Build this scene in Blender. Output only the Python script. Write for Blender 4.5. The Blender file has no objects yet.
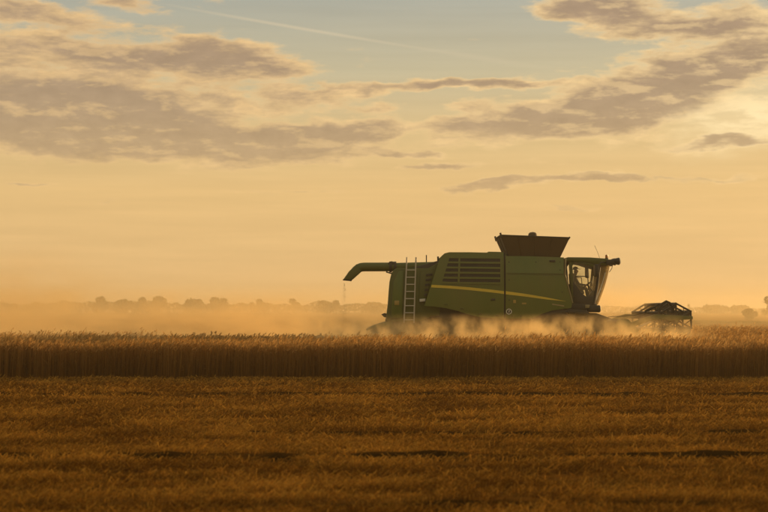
import bpy, bmesh, math, random
import numpy as np
from mathutils import Vector, Matrix

random.seed(7)
RNG = np.random.default_rng(7)
R = math.radians
SC = bpy.context.scene
COL = SC.collection

# ------------------------------------------------------------------ camera
FPX, HZ, EYE = 1700.0, 310.0, 1.9          # focal length in photo pixels, horizon row, eye height (m)
cam_d = bpy.data.cameras.new('camera')
cam = bpy.data.objects.new('camera', cam_d)
COL.objects.link(cam)
cam.location = (0, 0, EYE)
cam.rotation_euler = (R(90), 0, 0)
cam_d.sensor_width = 36.0
cam_d.lens = 36.0 * FPX / 768.0
cam_d.shift_y = (HZ - 256.0) / 768.0
cam_d.dof.use_dof = True                    # long lens focused on the machine
cam_d.dof.focus_distance = 62.0
cam_d.dof.aperture_fstop = 2.4
cam_d.clip_start = 0.5
cam_d.clip_end = 6000
SC.camera = cam

# ------------------------------------------------------------------ light
SUN_AZ, SUN_EL = R(48), R(9)               # azimuth clockwise from the view axis (+Y), elevation
SUN_DIR = Vector((math.sin(SUN_AZ) * math.cos(SUN_EL), math.cos(SUN_AZ) * math.cos(SUN_EL), math.sin(SUN_EL)))
sun_d = bpy.data.lights.new('sun', 'SUN')
sun_d.energy = 4.6
sun_d.angle = R(3)
sun_d.color = (1.0, 0.63, 0.27)
sun = bpy.data.objects.new('sun', sun_d)
COL.objects.link(sun)
sun.rotation_euler = SUN_DIR.to_track_quat('Z', 'Y').to_euler()
sun.location = (40, 60, 40)

world = bpy.data.worlds.new('World')
SC.world = world
world.use_nodes = True


def build_sky(nt):
    N, L = nt.nodes, nt.links
    N.clear()

    def node(t, **kw):
        n = N.new(t)
        for k, v in kw.items():
            setattr(n, k, v)
        return n

    def put(sock, v):
        if isinstance(v, bpy.types.NodeSocket):
            L.new(v, sock)
        else:
            sock.default_value = v

    def ma(op, a, b=0.0, c=0.0, clamp=False):
        n = node('ShaderNodeMath', operation=op, use_clamp=clamp)
        put(n.inputs[0], a); put(n.inputs[1], b); put(n.inputs[2], c)
        return n.outputs[0]

    def vm(op, a, b=(0, 0, 0)):
        n = node('ShaderNodeVectorMath', operation=op)
        put(n.inputs[0], a); put(n.inputs[1], b)
        return n.outputs['Value' if op in ('LENGTH', 'DOT_PRODUCT') else 'Vector']

    def mr(v, a, b, c, d, smooth=True):
        n = node('ShaderNodeMapRange', interpolation_type='SMOOTHSTEP' if smooth else 'LINEAR', clamp=True)
        put(n.inputs['Value'], v)
        for i, x in zip(('From Min', 'From Max', 'To Min', 'To Max'), (a, b, c, d)):
            put(n.inputs[i], x)
        return n.outputs['Result']

    def mix(f, a, b, mode='MIX'):
        n = node('ShaderNodeMix', data_type='RGBA', blend_type=mode)
        put(n.inputs['Factor'], f)
        put(n.inputs['A'], a if isinstance(a, bpy.types.NodeSocket) else (*a, 1))
        put(n.inputs['B'], b if isinstance(b, bpy.types.NodeSocket) else (*b, 1))
        return n.outputs['Result']

    tc = node('ShaderNodeTexCoord').outputs['Generated']
    sep = node('ShaderNodeSeparateXYZ'); L.new(tc, sep.inputs[0])
    x, y, z = sep.outputs
    U = ma('MULTIPLY', ma('ARCTAN2', x, y), 57.29578)
    V = ma('MULTIPLY', ma('ARCSINE', ma('MINIMUM', ma('MAXIMUM', z, -1.0), 1.0)), 57.29578)

    def noise(vec, scale, detail, rough, dist=0.0):
        mp = node('ShaderNodeMapping'); L.new(vec, mp.inputs['Vector'])
        mp.inputs['Scale'].default_value = scale
        n = node('ShaderNodeTexNoise', noise_dimensions='3D')
        L.new(mp.outputs[0], n.inputs['Vector'])
        n.inputs['Scale'].default_value = 1.0
        n.inputs['Detail'].default_value = detail
        n.inputs['Roughness'].default_value = rough
        n.inputs['Distortion'].default_value = dist
        return n.outputs

    comb = node('ShaderNodeCombineXYZ'); L.new(U, comb.inputs[0]); L.new(V, comb.inputs[1])
    wn = noise(tc, (24, 24, 60), 4, 0.55)['Color']
    warp = vm('MULTIPLY', vm('SUBTRACT', wn, (0.5, 0.5, 0.5)), (3.6, 1.25, 0))
    uvw = vm('ADD', comb.outputs[0], warp)

    PD = 29.67                                  # photo pixels per degree
    def ell(vec, cx, cy, rx, ry, rot, amp, soft=1.0):
        mp = node('ShaderNodeMapping', vector_type='TEXTURE'); L.new(vec, mp.inputs['Vector'])
        mp.inputs['Location'].default_value = ((cx - 384) / PD, (HZ - cy) / PD, 0)
        mp.inputs['Rotation'].default_value = (0, 0, R(rot))
        mp.inputs['Scale'].default_value = (rx / PD, ry / PD, 1)
        return mr(vm('LENGTH', mp.outputs[0]), 0.0, 1.5 * soft, amp, 0.0)

    # the cloud banks of this evening, as (centre, radii, tilt, weight)
    banks = [
        (40, 112, 150, 36, -3, 1.2), (190, 142, 190, 25, -2, 1.2), (345, 130, 95, 14, 4, 0.9),
        (120, 62, 150, 20, -4, 0.75), (20, 20, 110, 16, -8, 0.6), (245, 62, 80, 17, -5, 0.55),
        (230, 100, 140, 14, 0, 0.45), (130, 12, 40, 12, 0, 0.5), (330, 92, 60, 8, 0, 0.3),
        (455, 86, 110, 8, 3, 0.9), (372, 108, 40, 6, 0, 0.45), (575, 119, 165, 23, 5, 1.1),
        (690, 76, 140, 22, 7, 1.0), (640, 32, 100, 19, -8, 0.8), (590, 8, 70, 15, 0, 0.7),
        (740, 30, 70, 20, -10, 0.6), (497, 187, 50, 8, 2, 1.3), (585, 180, 55, 4.5, 0, 0.9),
        (440, 165, 40, 4, 2, 0.75), (722, 147, 66, 6.5, 3, 0.9), (45, 182, 30, 3.4, 0, 0.6),
        (125, 203, 24, 2.6, 0, 0.55), (405, 153, 34, 4, 0, 0.55), (475, 45, 26, 8, 0, 0.4),
        (560, 205, 80, 3, 0, 0.45), (700, 180, 100, 3.4, 2, 0.5), (300, 195, 100, 3.4, -1, 0.4),
    ]
    bias = None
    for b in banks:
        e = ell(uvw, *b)
        bias = e if bias is None else ma('ADD', bias, e)
    # clear bands the photograph shows: along the horizon, and the blue gap at the top
    low = mr(V, 1.0, 5.5, -0.42, -0.10)
    gap = ell(comb.outputs[0], 440, 20, 150, 40, 0, -0.35)
    gap2 = ell(comb.outputs[0], 418, 124, 26, 22, 0, -0.4)
    bias = ma('ADD', ma('ADD', bias, gap2), ma('ADD', low, gap))

    f1 = noise(tc, (30, 30, 112), 10, 0.60, 0.08)['Fac']
    off = vm('ADD', tc, (0.0045, 0.0, 0.004))
    f2 = noise(off, (30, 30, 112), 10, 0.60, 0.08)['Fac']
    fd = ma('SUBTRACT', f1, 0.5)
    D = ma('ADD', bias, ma('MULTIPLY', fd, 1.45))
    cover = mr(D, -0.02, 0.36, 0.0, 1.0)
    thick = mr(D, 0.04, 0.66, 0.0, 1.0)
    slope = mr(ma('SUBTRACT', f1, f2), 0.0, 0.16, 0.0, 1.0)

    # clear air: the Nishita sky, seen through the dusty golden air of the horizon
    sky = node('ShaderNodeTexSky', sky_type='NISHITA')
    sky.sun_disc = False
    sky.sun_elevation = SUN_EL
    sky.sun_rotation = SUN_AZ
    sky.air_density = 1.2; sky.dust_density = 4.0; sky.ozone_density = 1.0
    K = 10.0                                    # background strength is 1 / K
    ramp = node('ShaderNodeValToRGB')
    L.new(mr(V, -2.0, 30.0, 0.0, 1.0, False), ramp.inputs[0])
    cr = ramp.color_ramp
    def pos(v): return (v + 2.0) / 32.0
    stops = [(-2, (0.70, 0.44, 0.180)), (1.2, (0.82, 0.525, 0.225)), (4.0, (0.81, 0.535, 0.230)),
             (6.0, (0.72, 0.520, 0.255)), (8.0, (0.56, 0.490, 0.320)), (10.3, (0.41, 0.415, 0.350)),
             (18, (0.40, 0.385, 0.30)), (30, (0.40, 0.38, 0.30))]
    while len(cr.elements) < len(stops):
        cr.elements.new(0.5)
    for e, (v, c) in zip(cr.elements, stops):
        e.position = pos(v); e.color = (*c, 1)
    # brightness falls off away from the sun's side of the sky
    sd = vm('DOT_PRODUCT', tc, tuple(SUN_DIR))
    away = mr(sd, -0.6, 1.0, 0.92, 1.03, False)
    clear = mix(1.0, ramp.outputs[0], away, 'MULTIPLY')
    glow = ma('POWER', ma('MAXIMUM', sd, 0.0), 60.0)
    clear = mix(glow, clear, (0.06, 0.04, 0.01), 'ADD')
    streak = noise(tc, (9, 9, 150), 4, 0.5)['Fac']        # faint level layers in the hazy air
    clear = mix(1.0, clear, mr(streak, 0.3, 0.7, 0.955, 1.045, False), 'MULTIPLY')
    nish = mix(1.0, sky.outputs[0], (0.10, 0.085, 0.06), 'MULTIPLY')
    clear = mix(0.12, clear, nish)

    # clouds
    veil = mr(V, 1.0, 9.0, 0.66, 0.02)           # low clouds sink into the golden air
    shade = mix(veil, (0.385, 0.262, 0.165), clear)
    shade = mix(mr(sd, 0.90, 1.0, 0.0, 0.35), shade, (0.52, 0.335, 0.14))
    lit = mix(mr(sd, 0.55, 0.9, 0.0, 1.0), (0.84, 0.555, 0.255), (0.98, 0.70, 0.34))
    lit = mix(mr(V, 2.5, 7.5, 0.85, 0.0), lit, clear)
    body = mix(thick, lit, shade)
    body = mix(ma('MULTIPLY', slope, ma('SUBTRACT', 1.0, ma('MULTIPLY', thick, 0.55))), body, lit)
    inner = noise(tc, (70, 70, 150), 6, 0.6)['Fac']
    body = mix(1.0, body, mr(inner, 0.25, 0.75, 0.90, 1.10, False), 'MULTIPLY')
    col = mix(ma('MULTIPLY', cover, 0.92), clear, body)
    # the bright break in the cloud beside the sun
    brk = ell(uvw, 748, 122, 85, 30, 8, 1.0)
    brk = ma('MULTIPLY', ma('MULTIPLY', brk, mr(f1, 0.34, 0.58, 0.35, 1.0)), mr(D, 0.25, 0.75, 1.0, 0.15))
    col = mix(ma('MULTIPLY', brk, 0.95), col, (1.05, 0.82, 0.45))
    # contrail
    def line(x0, y0, x1, y1, w, amp):
        cx, cy = (x0 + x1) / 2, (y0 + y1) / 2
        ln = math.hypot(x1 - x0, y1 - y0) / 2
        return ell(comb.outputs[0], cx, cy, ln * 0.8, w, -math.degrees(math.atan2(y1 - y0, x1 - x0)), amp)
    con = ma('ADD', line(155, 8, 450, 55, 1.7, 0.5), line(400, 47, 560, 73, 3.0, 0.2))
    col = mix(con, col, (0.68, 0.56, 0.37))
    # below the horizon the same dusty air goes on
    col = mix(1.0, col, (K, K, K), 'MULTIPLY')
    bg = node('ShaderNodeBackground'); L.new(col, bg.inputs['Color'])
    bg.inputs['Strength'].default_value = 1.0 / K
    out = node('ShaderNodeOutputWorld'); L.new(bg.outputs[0], out.inputs['Surface'])


build_sky(world.node_tree)
try:
    world.cycles.sampling_method = 'MANUAL'
    world.cycles.sample_map_resolution = 1024
except Exception:
    pass

SC.view_settings.view_transform = 'Standard'
SC.view_settings.look = 'None'
SC.view_settings.exposure = 0.06
SC.view_settings.gamma = 1.0
SC.view_settings.use_curve_mapping = False
SC.render.engine = 'CYCLES'
SC.cycles.use_denoising = True
SC.cycles.max_bounces = 6
SC.cycles.transparent_max_bounces = 16
SC.cycles.volume_bounces = 2
SC.cycles.volume_max_steps = 256
SC.cycles.sample_clamp_indirect = 6.0

# ------------------------------------------------------------------ materials
MATS = {}


def nodes_of(name):
    m = bpy.data.materials.new(name)
    m.use_nodes = True
    nt = m.node_tree
    nt.nodes.clear()
    out = nt.nodes.new('ShaderNodeOutputMaterial')
    MATS[m.name] = m
    return m, nt, out


def pbr(name, col, rough=0.5, metal=0.0, dust=0.0, dustcol=(0.30, 0.21, 0.10), scale=3.0, var=0.15, bump=0.0, spec=0.5, grain=(1, 1, 1)):
    """Painted / plain surface with uneven tone and a film of field dust."""
    m, nt, out = nodes_of(name)
    N, L = nt.nodes, nt.links
    b = N.new('ShaderNodeBsdfPrincipled')
    L.new(b.outputs[0], out.inputs['Surface'])
    tc = N.new('ShaderNodeTexCoord')
    mp = N.new('ShaderNodeMapping'); L.new(tc.outputs['Object'], mp.inputs['Vector'])
    mp.inputs['Scale'].default_value = grain
    n1 = N.new('ShaderNodeTexNoise'); L.new(mp.outputs[0], n1.inputs['Vector'])
    n1.inputs['Scale'].default_value = scale; n1.inputs['Detail'].default_value = 8; n1.inputs['Roughness'].default_value = 0.65
    n2 = N.new('ShaderNodeTexNoise'); L.new(mp.outputs[0], n2.inputs['Vector'])
    n2.inputs['Scale'].default_value = scale * 0.37; n2.inputs['Detail'].default_value = 6
    mx = N.new('ShaderNodeMix'); mx.data_type = 'RGBA'
    mx.inputs['A'].default_value = (*[c * (1 - var) for c in col], 1)
    mx.inputs['B'].default_value = (*[min(1, c * (1 + var)) for c in col], 1)
    L.new(n1.outputs['Fac'], mx.inputs['Factor'])
    res = mx.outputs['Result']
    if dust > 0:
        rg = N.new('ShaderNodeMapRange'); L.new(n2.outputs['Fac'], rg.inputs['Value'])
        rg.inputs['From Min'].default_value = 0.3; rg.inputs['From Max'].default_value = 0.75
        rg.inputs['To Min'].default_value = dust * 0.45; rg.inputs['To Max'].default_value = dust * 1.5
        md = N.new('ShaderNodeMix'); md.data_type = 'RGBA'
        L.new(rg.outputs[0], md.inputs['Factor']); L.new(res, md.inputs['A'])
        md.inputs['B'].default_value = (*dustcol, 1)
        res = md.outputs['Result']
    L.new(res, b.inputs['Base Color'])
    rr = N.new('ShaderNodeMapRange'); L.new(n1.outputs['Fac'], rr.inputs['Value'])
    rr.inputs['To Min'].default_value = max(0.05, rough - 0.12); rr.inputs['To Max'].default_value = min(1, rough + 0.15)
    L.new(rr.outputs[0], b.inputs['Roughness'])
    b.inputs['Metallic'].default_value = metal
    b.inputs['Specular IOR Level'].default_value = spec
    if bump > 0:
        bp = N.new('ShaderNodeBump'); bp.inputs['Strength'].default_value = bump; bp.inputs['Distance'].default_value = 0.02
        L.new(n1.outputs['Fac'], bp.inputs['Height']); L.new(bp.outputs[0], b.inputs['Normal'])
    return m


pbr('green_paint', (0.082, 0.138, 0.012), 0.36, dust=0.22, dustcol=(0.24, 0.16, 0.05), scale=2.6, grain=(1, 1, 0.45), var=0.22)
pbr('green_dull', (0.070, 0.098, 0.008), 0.55, dust=0.2, dustcol=(0.18, 0.12, 0.04), scale=3.0)
pbr('yellow_paint', (0.80, 0.58, 0.05), 0.5, dust=0.15, scale=3)
pbr('dark_steel', (0.030, 0.026, 0.020), 0.6, dust=0.18, dustcol=(0.16, 0.11, 0.05), scale=4)
pbr('tank_sheet', (0.085, 0.056, 0.024), 0.7, dust=0.22, dustcol=(0.16, 0.10, 0.045), scale=2.5, var=0.25)
pbr('rubber', (0.018, 0.016, 0.014), 0.85, dust=0.25, dustcol=(0.14, 0.10, 0.05), scale=6, bump=0.2)
pbr('bare_steel', (0.42, 0.37, 0.28), 0.45, metal=0.6, dust=0.25, scale=5)
pbr('alloy', (0.55, 0.50, 0.40), 0.5, metal=0.25, dust=0.1, scale=5)
pbr('black_plastic', (0.016, 0.015, 0.013), 0.55, dust=0.12, dustcol=(0.14, 0.10, 0.05), scale=5)
pbr('pale_trim', (0.34, 0.27, 0.11), 0.55, dust=0.2, scale=4)
pbr('seat_fabric', (0.030, 0.026, 0.020), 0.9, scale=12, bump=0.2)
pbr('work_shirt', (0.05, 0.045, 0.04), 0.9, scale=14, bump=0.3)
pbr('skin', (0.40, 0.22, 0.14), 0.55, scale=10, var=0.08)
pbr('white_print', (0.70, 0.66, 0.55), 0.6, dust=0.1, scale=6)
pbr('lamp_lens', (0.65, 0.62, 0.52), 0.2, scale=8, var=0.05)
pbr('amber_lens', (0.45, 0.16, 0.015), 0.3, scale=8, var=0.05)
pbr('reflector_yellow', (0.40, 0.27, 0.04), 0.35, dust=0.2, scale=8)
pbr('bark', (0.09, 0.065, 0.04), 0.9, scale=3, bump=0.5, var=0.3)


def glass_mat():
    m, nt, out = nodes_of('cab_glass')
    N, L = nt.nodes, nt.links
    t = N.new('ShaderNodeBsdfTransparent'); t.inputs[0].default_value = (0.95, 0.97, 0.90, 1)
    g = N.new('ShaderNodeBsdfGlossy'); g.inputs['Roughness'].default_value = 0.08; g.inputs[0].default_value = (0.9, 0.9, 0.9, 1)
    d = N.new('ShaderNodeBsdfDiffuse'); d.inputs[0].default_value = (0.50, 0.40, 0.22, 1)
    f = N.new('ShaderNodeFresnel'); f.inputs[0].default_value = 1.45
    m1 = N.new('ShaderNodeMixShader'); L.new(f.outputs[0], m1.inputs[0]); L.new(t.outputs[0], m1.inputs[1]); L.new(g.outputs[0], m1.inputs[2])
    nz = N.new('ShaderNodeTexNoise'); nz.inputs['Scale'].default_value = 2.5; nz.inputs['Detail'].default_value = 6
    mr = N.new('ShaderNodeMapRange'); L.new(nz.outputs['Fac'], mr.inputs['Value'])
    mr.inputs['From Min'].default_value = 0.3; mr.inputs['From Max'].default_value = 0.8
    mr.inputs['To Min'].default_value = 0.08; mr.inputs['To Max'].default_value = 0.35
    m2 = N.new('ShaderNodeMixShader'); L.new(mr.outputs[0], m2.inputs[0]); L.new(m1.outputs[0], m2.inputs[1]); L.new(d.outputs[0], m2.inputs[2])
    L.new(m2.outputs[0], out.inputs['Surface'])


glass_mat()


def straw_mat(name, lo, hi, tip_lo, tip_hi, trans=0.35):
    """Straw: per-stalk tint from the 'tint' attribute, stem to ear from the 'along' attribute."""
    m, nt, out = nodes_of(name)
    N, L = nt.nodes, nt.links
    at = N.new('ShaderNodeAttribute'); at.attribute_name = 'tint'
    al = N.new('ShaderNodeAttribute'); al.attribute_name = 'along'
    def mix(f, a, b):
        n = N.new('ShaderNodeMix'); n.data_type = 'RGBA'
        L.new(f, n.inputs['Factor'])
        for s, v in (('A', a), ('B', b)):
            if isinstance(v, tuple): n.inputs[s].default_value = (*v, 1)
            else: L.new(v, n.inputs[s])
        return n.outputs['Result']
    stem = mix(at.outputs['Fac'], lo, hi)
    tip = mix(at.outputs['Fac'], tip_lo, tip_hi)
    col = mix(al.outputs['Fac'], stem, tip)
    d = N.new('ShaderNodeBsdfDiffuse'); L.new(col, d.inputs[0])
    t = N.new('ShaderNodeBsdfTranslucent'); L.new(col, t.inputs[0])
    g = N.new('ShaderNodeBsdfGlossy'); g.inputs['Roughness'].default_value = 0.45; L.new(col, g.inputs[0])
    m1 = N.new('ShaderNodeMixShader'); m1.inputs[0].default_value = trans
    L.new(d.outputs[0], m1.inputs[1]); L.new(t.outputs[0], m1.inputs[2])
    m2 = N.new('ShaderNodeMixShader'); m2.inputs[0].default_value = 0.08
    L.new(m1.outputs[0], m2.inputs[1]); L.new(g.outputs[0], m2.inputs[2])
    L.new(m2.outputs[0], out.inputs['Surface'])
    return m


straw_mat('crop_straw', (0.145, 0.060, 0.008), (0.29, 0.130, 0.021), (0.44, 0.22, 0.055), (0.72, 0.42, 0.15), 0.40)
straw_mat('stubble_straw', (0.085, 0.032, 0.003), (0.44, 0.195, 0.019), (0.14, 0.055, 0.004), (0.74, 0.38, 0.060), 0.25)
straw_mat('leaf_far', (0.035, 0.050, 0.012), (0.075, 0.085, 0.022), (0.05, 0.06, 0.015), (0.10, 0.10, 0.03), 0.3)


def ground_mat():
    m, nt, out = nodes_of('ground_stubble')
    N, L = nt.nodes, nt.links
    b = N.new('ShaderNodeBsdfPrincipled'); b.inputs['Roughness'].default_value = 1.0; b.inputs['Specular IOR Level'].default_value = 0.0
    L.new(b.outputs[0], out.inputs['Surface'])
    tc = N.new('ShaderNodeTexCoord')
    def noise(sc, det, rough, grain):
        mp = N.new('ShaderNodeMapping'); L.new(tc.outputs['Object'], mp.inputs['Vector']); mp.inputs['Scale'].default_value = grain
        n = N.new('ShaderNodeTexNoise'); L.new(mp.outputs[0], n.inputs['Vector'])
        n.inputs['Scale'].default_value = sc; n.inputs['Detail'].default_value = det; n.inputs['Roughness'].default_value = rough
        return n.outputs['Fac']
    fine = noise(6.0, 8, 0.7, (0.6, 1, 1))
    broad = noise(0.05, 5, 0.6, (0.25, 1, 1))
    def mixc(f, a, bb):
        n = N.new('ShaderNodeMix'); n.data_type = 'RGBA'; L.new(f, n.inputs['Factor'])
        for s, v in (('A', a), ('B', bb)):
            if isinstance(v, tuple): n.inputs[s].default_value = (*v, 1)
            else: L.new(v, n.inputs[s])
        return n.outputs['Result']
    rg = N.new('ShaderNodeMapRange'); L.new(fine, rg.inputs['Value']); rg.inputs['From Min'].default_value = 0.35; rg.inputs['From Max'].default_value = 0.68
    c1 = mixc(rg.outputs[0], (0.040, 0.015, 0.002), (0.22, 0.090, 0.011))
    rb = N.new('ShaderNodeMapRange'); L.new(broad, rb.inputs['Value']); rb.inputs['From Min'].default_value = 0.35; rb.inputs['From Max'].default_value = 0.65
    c2 = mixc(rb.outputs[0], c1, (0.20, 0.088, 0.013))
    mm = N.new('ShaderNodeMix'); mm.data_type = 'RGBA'; mm.inputs['Factor'].default_value = 0.5
    L.new(c1, mm.inputs['A']); L.new(c2, mm.inputs['B'])
    ra = N.new('ShaderNodeAttribute'); ra.attribute_name = 'tint'
    soil = mixc(ra.outputs['Fac'], mm.outputs['Result'], (0.030, 0.013, 0.002))  # bare soil in the ruts, its colour also darkened to carry their shade
    L.new(soil, b.inputs['Base Color'])
    bp = N.new('ShaderNodeBump'); bp.inputs['Strength'].default_value = 0.8; bp.inputs['Distance'].default_value = 0.05
    L.new(fine, bp.inputs['Height']); L.new(bp.outputs[0], b.inputs['Normal'])


ground_mat()

# ------------------------------------------------------------------ helpers


def tag(o, label=None, cat=None, group=None, kind=None):
    if label: o['label'] = label
    if cat: o['category'] = cat
    if group: o['group'] = group
    if kind: o['kind'] = kind
    return o


def link(name, me, mat=None, parent=None):
    o = bpy.data.objects.new(name, me)
    COL.objects.link(o)
    if mat:
        me.materials.append(MATS[mat])
    if parent is not None:
        o.parent = parent
    return o


def empty(name, loc=(0, 0, 0), parent=None):
    o = bpy.data.objects.new(name, None)
    COL.objects.link(o)
    o.location = loc
    o.empty_display_size = 0.3
    if parent is not None:
        o.parent = parent
    return o


def finish(bm, name, mat, parent, smooth=False, bevel=0.0, segs=2):
    if bevel > 0:
        bmesh.ops.recalc_face_normals(bm, faces=bm.faces)
        edges = [e for e in bm.edges if len(e.link_faces) == 2 and e.calc_face_angle(0) > 0.5]
        bmesh.ops.bevel(bm, geom=edges, offset=bevel, segments=segs, affect='EDGES', profile=0.5, clamp_overlap=True)
    bmesh.ops.recalc_face_normals(bm, faces=bm.faces)
    me = bpy.data.meshes.new(name)
    bm.to_mesh(me); bm.free()
    if smooth:
        for p in me.polygons: p.use_smooth = True
        try:
            me.set_sharp_from_angle(angle=R(38))
        except Exception:
            pass
    return link(name, me, mat, parent)


def add_box(bm, c, s, rot=None):
    r = bmesh.ops.create_cube(bm, size=1.0)
    M = Matrix.Translation(c) @ (rot.to_4x4() if rot is not None else Matrix.Identity(4)) @ Matrix.Diagonal((*s, 1))
    bmesh.ops.transform(bm, matrix=M, verts=r['verts'])


def box(name, c, s, mat, parent, bevel=0.01, rot=None):
    bm = bmesh.new(); add_box(bm, c, s, rot)
    return finish(bm, name, mat, parent, bevel > 0, bevel)


def add_tube(bm, pts, rad, n=10, cap=True):
    pts = [Vector(p) for p in pts]
    rads = rad if isinstance(rad, (list, tuple)) else [rad] * len(pts)
    rings, up = [], None
    for i, p in enumerate(pts):
        if i == 0: t = pts[1] - pts[0]
        elif i == len(pts) - 1: t = pts[-1] - pts[-2]
        else: t = (pts[i + 1] - p).normalized() + (p - pts[i - 1]).normalized()
        t.normalize()
        if up is None:
            up = Vector((0, 0, 1)) if abs(t.z) < 0.9 else Vector((1, 0, 0))
        a = t.cross(up).normalized(); b = a.cross(t).normalized(); up = b
        rings.append([bm.verts.new(p + (a * math.cos(k * 2 * math.pi / n) + b * math.sin(k * 2 * math.pi / n)) * rads[i]) for k in range(n)])
    for r0, r1 in zip(rings, rings[1:]):
        for k in range(n):
            bm.faces.new((r0[k], r0[(k + 1) % n], r1[(k + 1) % n], r1[k]))
    if cap:
        bm.faces.new(rings[0][::-1]); bm.faces.new(rings[-1])


def tube(name, pts, rad, mat, parent, n=10):
    bm = bmesh.new(); add_tube(bm, pts, rad, n)
    return finish(bm, name, mat, parent, True)


def add_prism(bm, pts, y0, y1):
    a = [bm.verts.new((x, y0, z)) for x, z in pts]
    b = [bm.verts.new((x, y1, z)) for x, z in pts]
    n = len(pts)
    bm.faces.new(a); bm.faces.new(b[::-1])
    for i in range(n):
        bm.faces.new((a[i], b[i], b[(i + 1) % n], a[(i + 1) % n]))


def prism(name, pts, y0, y1, mat, parent, bevel=0.02, smooth=True):
    bm = bmesh.new(); add_prism(bm, pts, y0, y1)
    return finish(bm, name, mat, parent, smooth, bevel)


def panel(name, pts, yfun, thick, mat, parent, step=0.14, lift=0.0):
    """Sheet with outline pts (x, z) that follows the surface y = yfun(x, z); thick > 0 goes inward (sign of -y)."""
    bm = bmesh.new()
    bm.faces.new([bm.verts.new((x, 0, z)) for x, z in pts])
    xs = [p[0] for p in pts]; zs = [p[1] for p in pts]
    for ax, lo, hi in ((0, min(xs), max(xs)), (2, min(zs), max(zs))):
        st = step if ax == 2 else step * 3
        k = lo + st
        while k < hi - 1e-4:
            co = [0, 0, 0]; no = [0, 0, 0]; co[ax] = k; no[ax] = 1
            bmesh.ops.bisect_plane(bm, geom=bm.verts[:] + bm.edges[:] + bm.faces[:], plane_co=co, plane_no=no)
            k += st
    for v in bm.verts:
        y = yfun(v.co.x, v.co.z)
        v.co.y = y + lift * (1 if y > 0 else -1)
    s = -1 if yfun(xs[0], zs[0]) > 0 else 1
    r = bmesh.ops.extrude_face_region(bm, geom=bm.faces[:])
    bmesh.ops.translate(bm, vec=(0, s * thick, 0), verts=[g for g in r['geom'] if isinstance(g, bmesh.types.BMVert)])
    return finish(bm, name, mat, parent, True)


def add_lathe(bm, prof, centre, axis='y', n=32):
    """prof: (radius, offset along axis) pairs."""
    rings = []
    for r, h in prof:
        ring = []
        for k in range(n):
            a = 2 * math.pi * k / n
            c, s = math.cos(a) * r, math.sin(a) * r
            p = {'y': (c, h, s), 'x': (h, c, s), 'z': (c, s, h)}[axis]
            ring.append(bm.verts.new(Vector(p) + Vector(centre)))
        rings.append(ring)
    for r0, r1 in zip(rings, rings[1:]):
        for k in range(n):
            bm.faces.new((r0[k], r0[(k + 1) % n], r1[(k + 1) % n], r1[k]))
    bm.faces.new(rings[0]); bm.faces.new(rings[-1][::-1])


def lathe(name, prof, centre, mat, parent, axis='y', n=32):
    bm = bmesh.new(); add_lathe(bm, prof, centre, axis, n)
    return finish(bm, name, mat, parent, True)


def np_mesh(name, verts, quads, tint=None, along=None):
    me = bpy.data.meshes.new(name)
    nv, nq = len(verts), len(quads)
    me.vertices.add(nv)
    me.vertices.foreach_set('co', np.ascontiguousarray(verts, dtype=np.float32).ravel())
    me.loops.add(nq * 4)
    me.loops.foreach_set('vertex_index', np.ascontiguousarray(quads, dtype=np.int32).ravel())
    me.polygons.add(nq)
    me.polygons.foreach_set('loop_start', np.arange(0, nq * 4, 4, dtype=np.int32))
    for nm, arr in (('tint', tint), ('along', along)):
        if arr is not None:
            at = me.attributes.new(nm, 'FLOAT', 'POINT')
            at.data.foreach_set('value', np.ascontiguousarray(arr, dtype=np.float32).ravel())
    me.update(calc_edges=True)
    return me


# ------------------------------------------------------------------ ground
RUTS = [(16.4, 0.050, 0.17), (21.7, 0.070, 0.25), (25.8, 0.050, 0.22), (31.0, 0.03, 0.25), (37.6, 0.060, 0.42), (42.5, 0.035, 0.40)]


def hsh(ix, iy):
    v = np.sin(ix * 127.1 + iy * 311.7) * 43758.5453
    return v - np.floor(v)


def vnoise(x, y):
    ix, iy = np.floor(x), np.floor(y)
    fx, fy = x - ix, y - iy
    fx = fx * fx * (3 - 2 * fx); fy = fy * fy * (3 - 2 * fy)
    a, b = hsh(ix, iy), hsh(ix + 1, iy)
    c, d = hsh(ix, iy + 1), hsh(ix + 1, iy + 1)
    return (a * (1 - fx) + b * fx) * (1 - fy) + (c * (1 - fx) + d * fx) * fy


def rut_wob(x, yc):
    return (vnoise(x * 0.25 + yc, x * 0 + yc) - 0.5) * 0.25 + (vnoise(x * 1.7 + yc, x * 0 + 1.5) - 0.5) * 0.22 + (vnoise(x * 5.1 + yc, x * 0 + 7.5) - 0.5) * 0.12


def rut_k(x, yc):
    return np.clip(0.85 + 0.45 * (vnoise(x * 0.5 + yc * 3, x * 0 + 2) - 0.5) + 0.8 * (vnoise(x * 2.6 + yc, x * 0 + 5) - 0.5) + 0.8 * (vnoise(x * 7.0 + yc, x * 0 + 3) - 0.5), 0.1, 1.2)


def ground_h(x, y):
    x = np.asarray(x, float); y = np.asarray(y, float)
    h = (vnoise(x * 0.2, y * 0.6) - 0.5) * 0.02 + (vnoise(x * 1.1 + 9, y * 2.0) - 0.5) * 0.035 + (vnoise(x * 3.1, y * 4.6 + 4) - 0.5) * 0.04
    for yc, dep, w in RUTS:
        wob = yc + rut_wob(x, yc)
        k = rut_k(x, yc)
        h = h - dep * 0.6 * k * np.exp(-((y - wob) / w) ** 2) + dep * 0.8 * k * np.exp(-((y - wob - 1.6 * w) / (w * 0.6)) ** 2)
    fade = np.clip((46.3 - y) / 1.5, 0, 1)
    return h * fade


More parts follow.
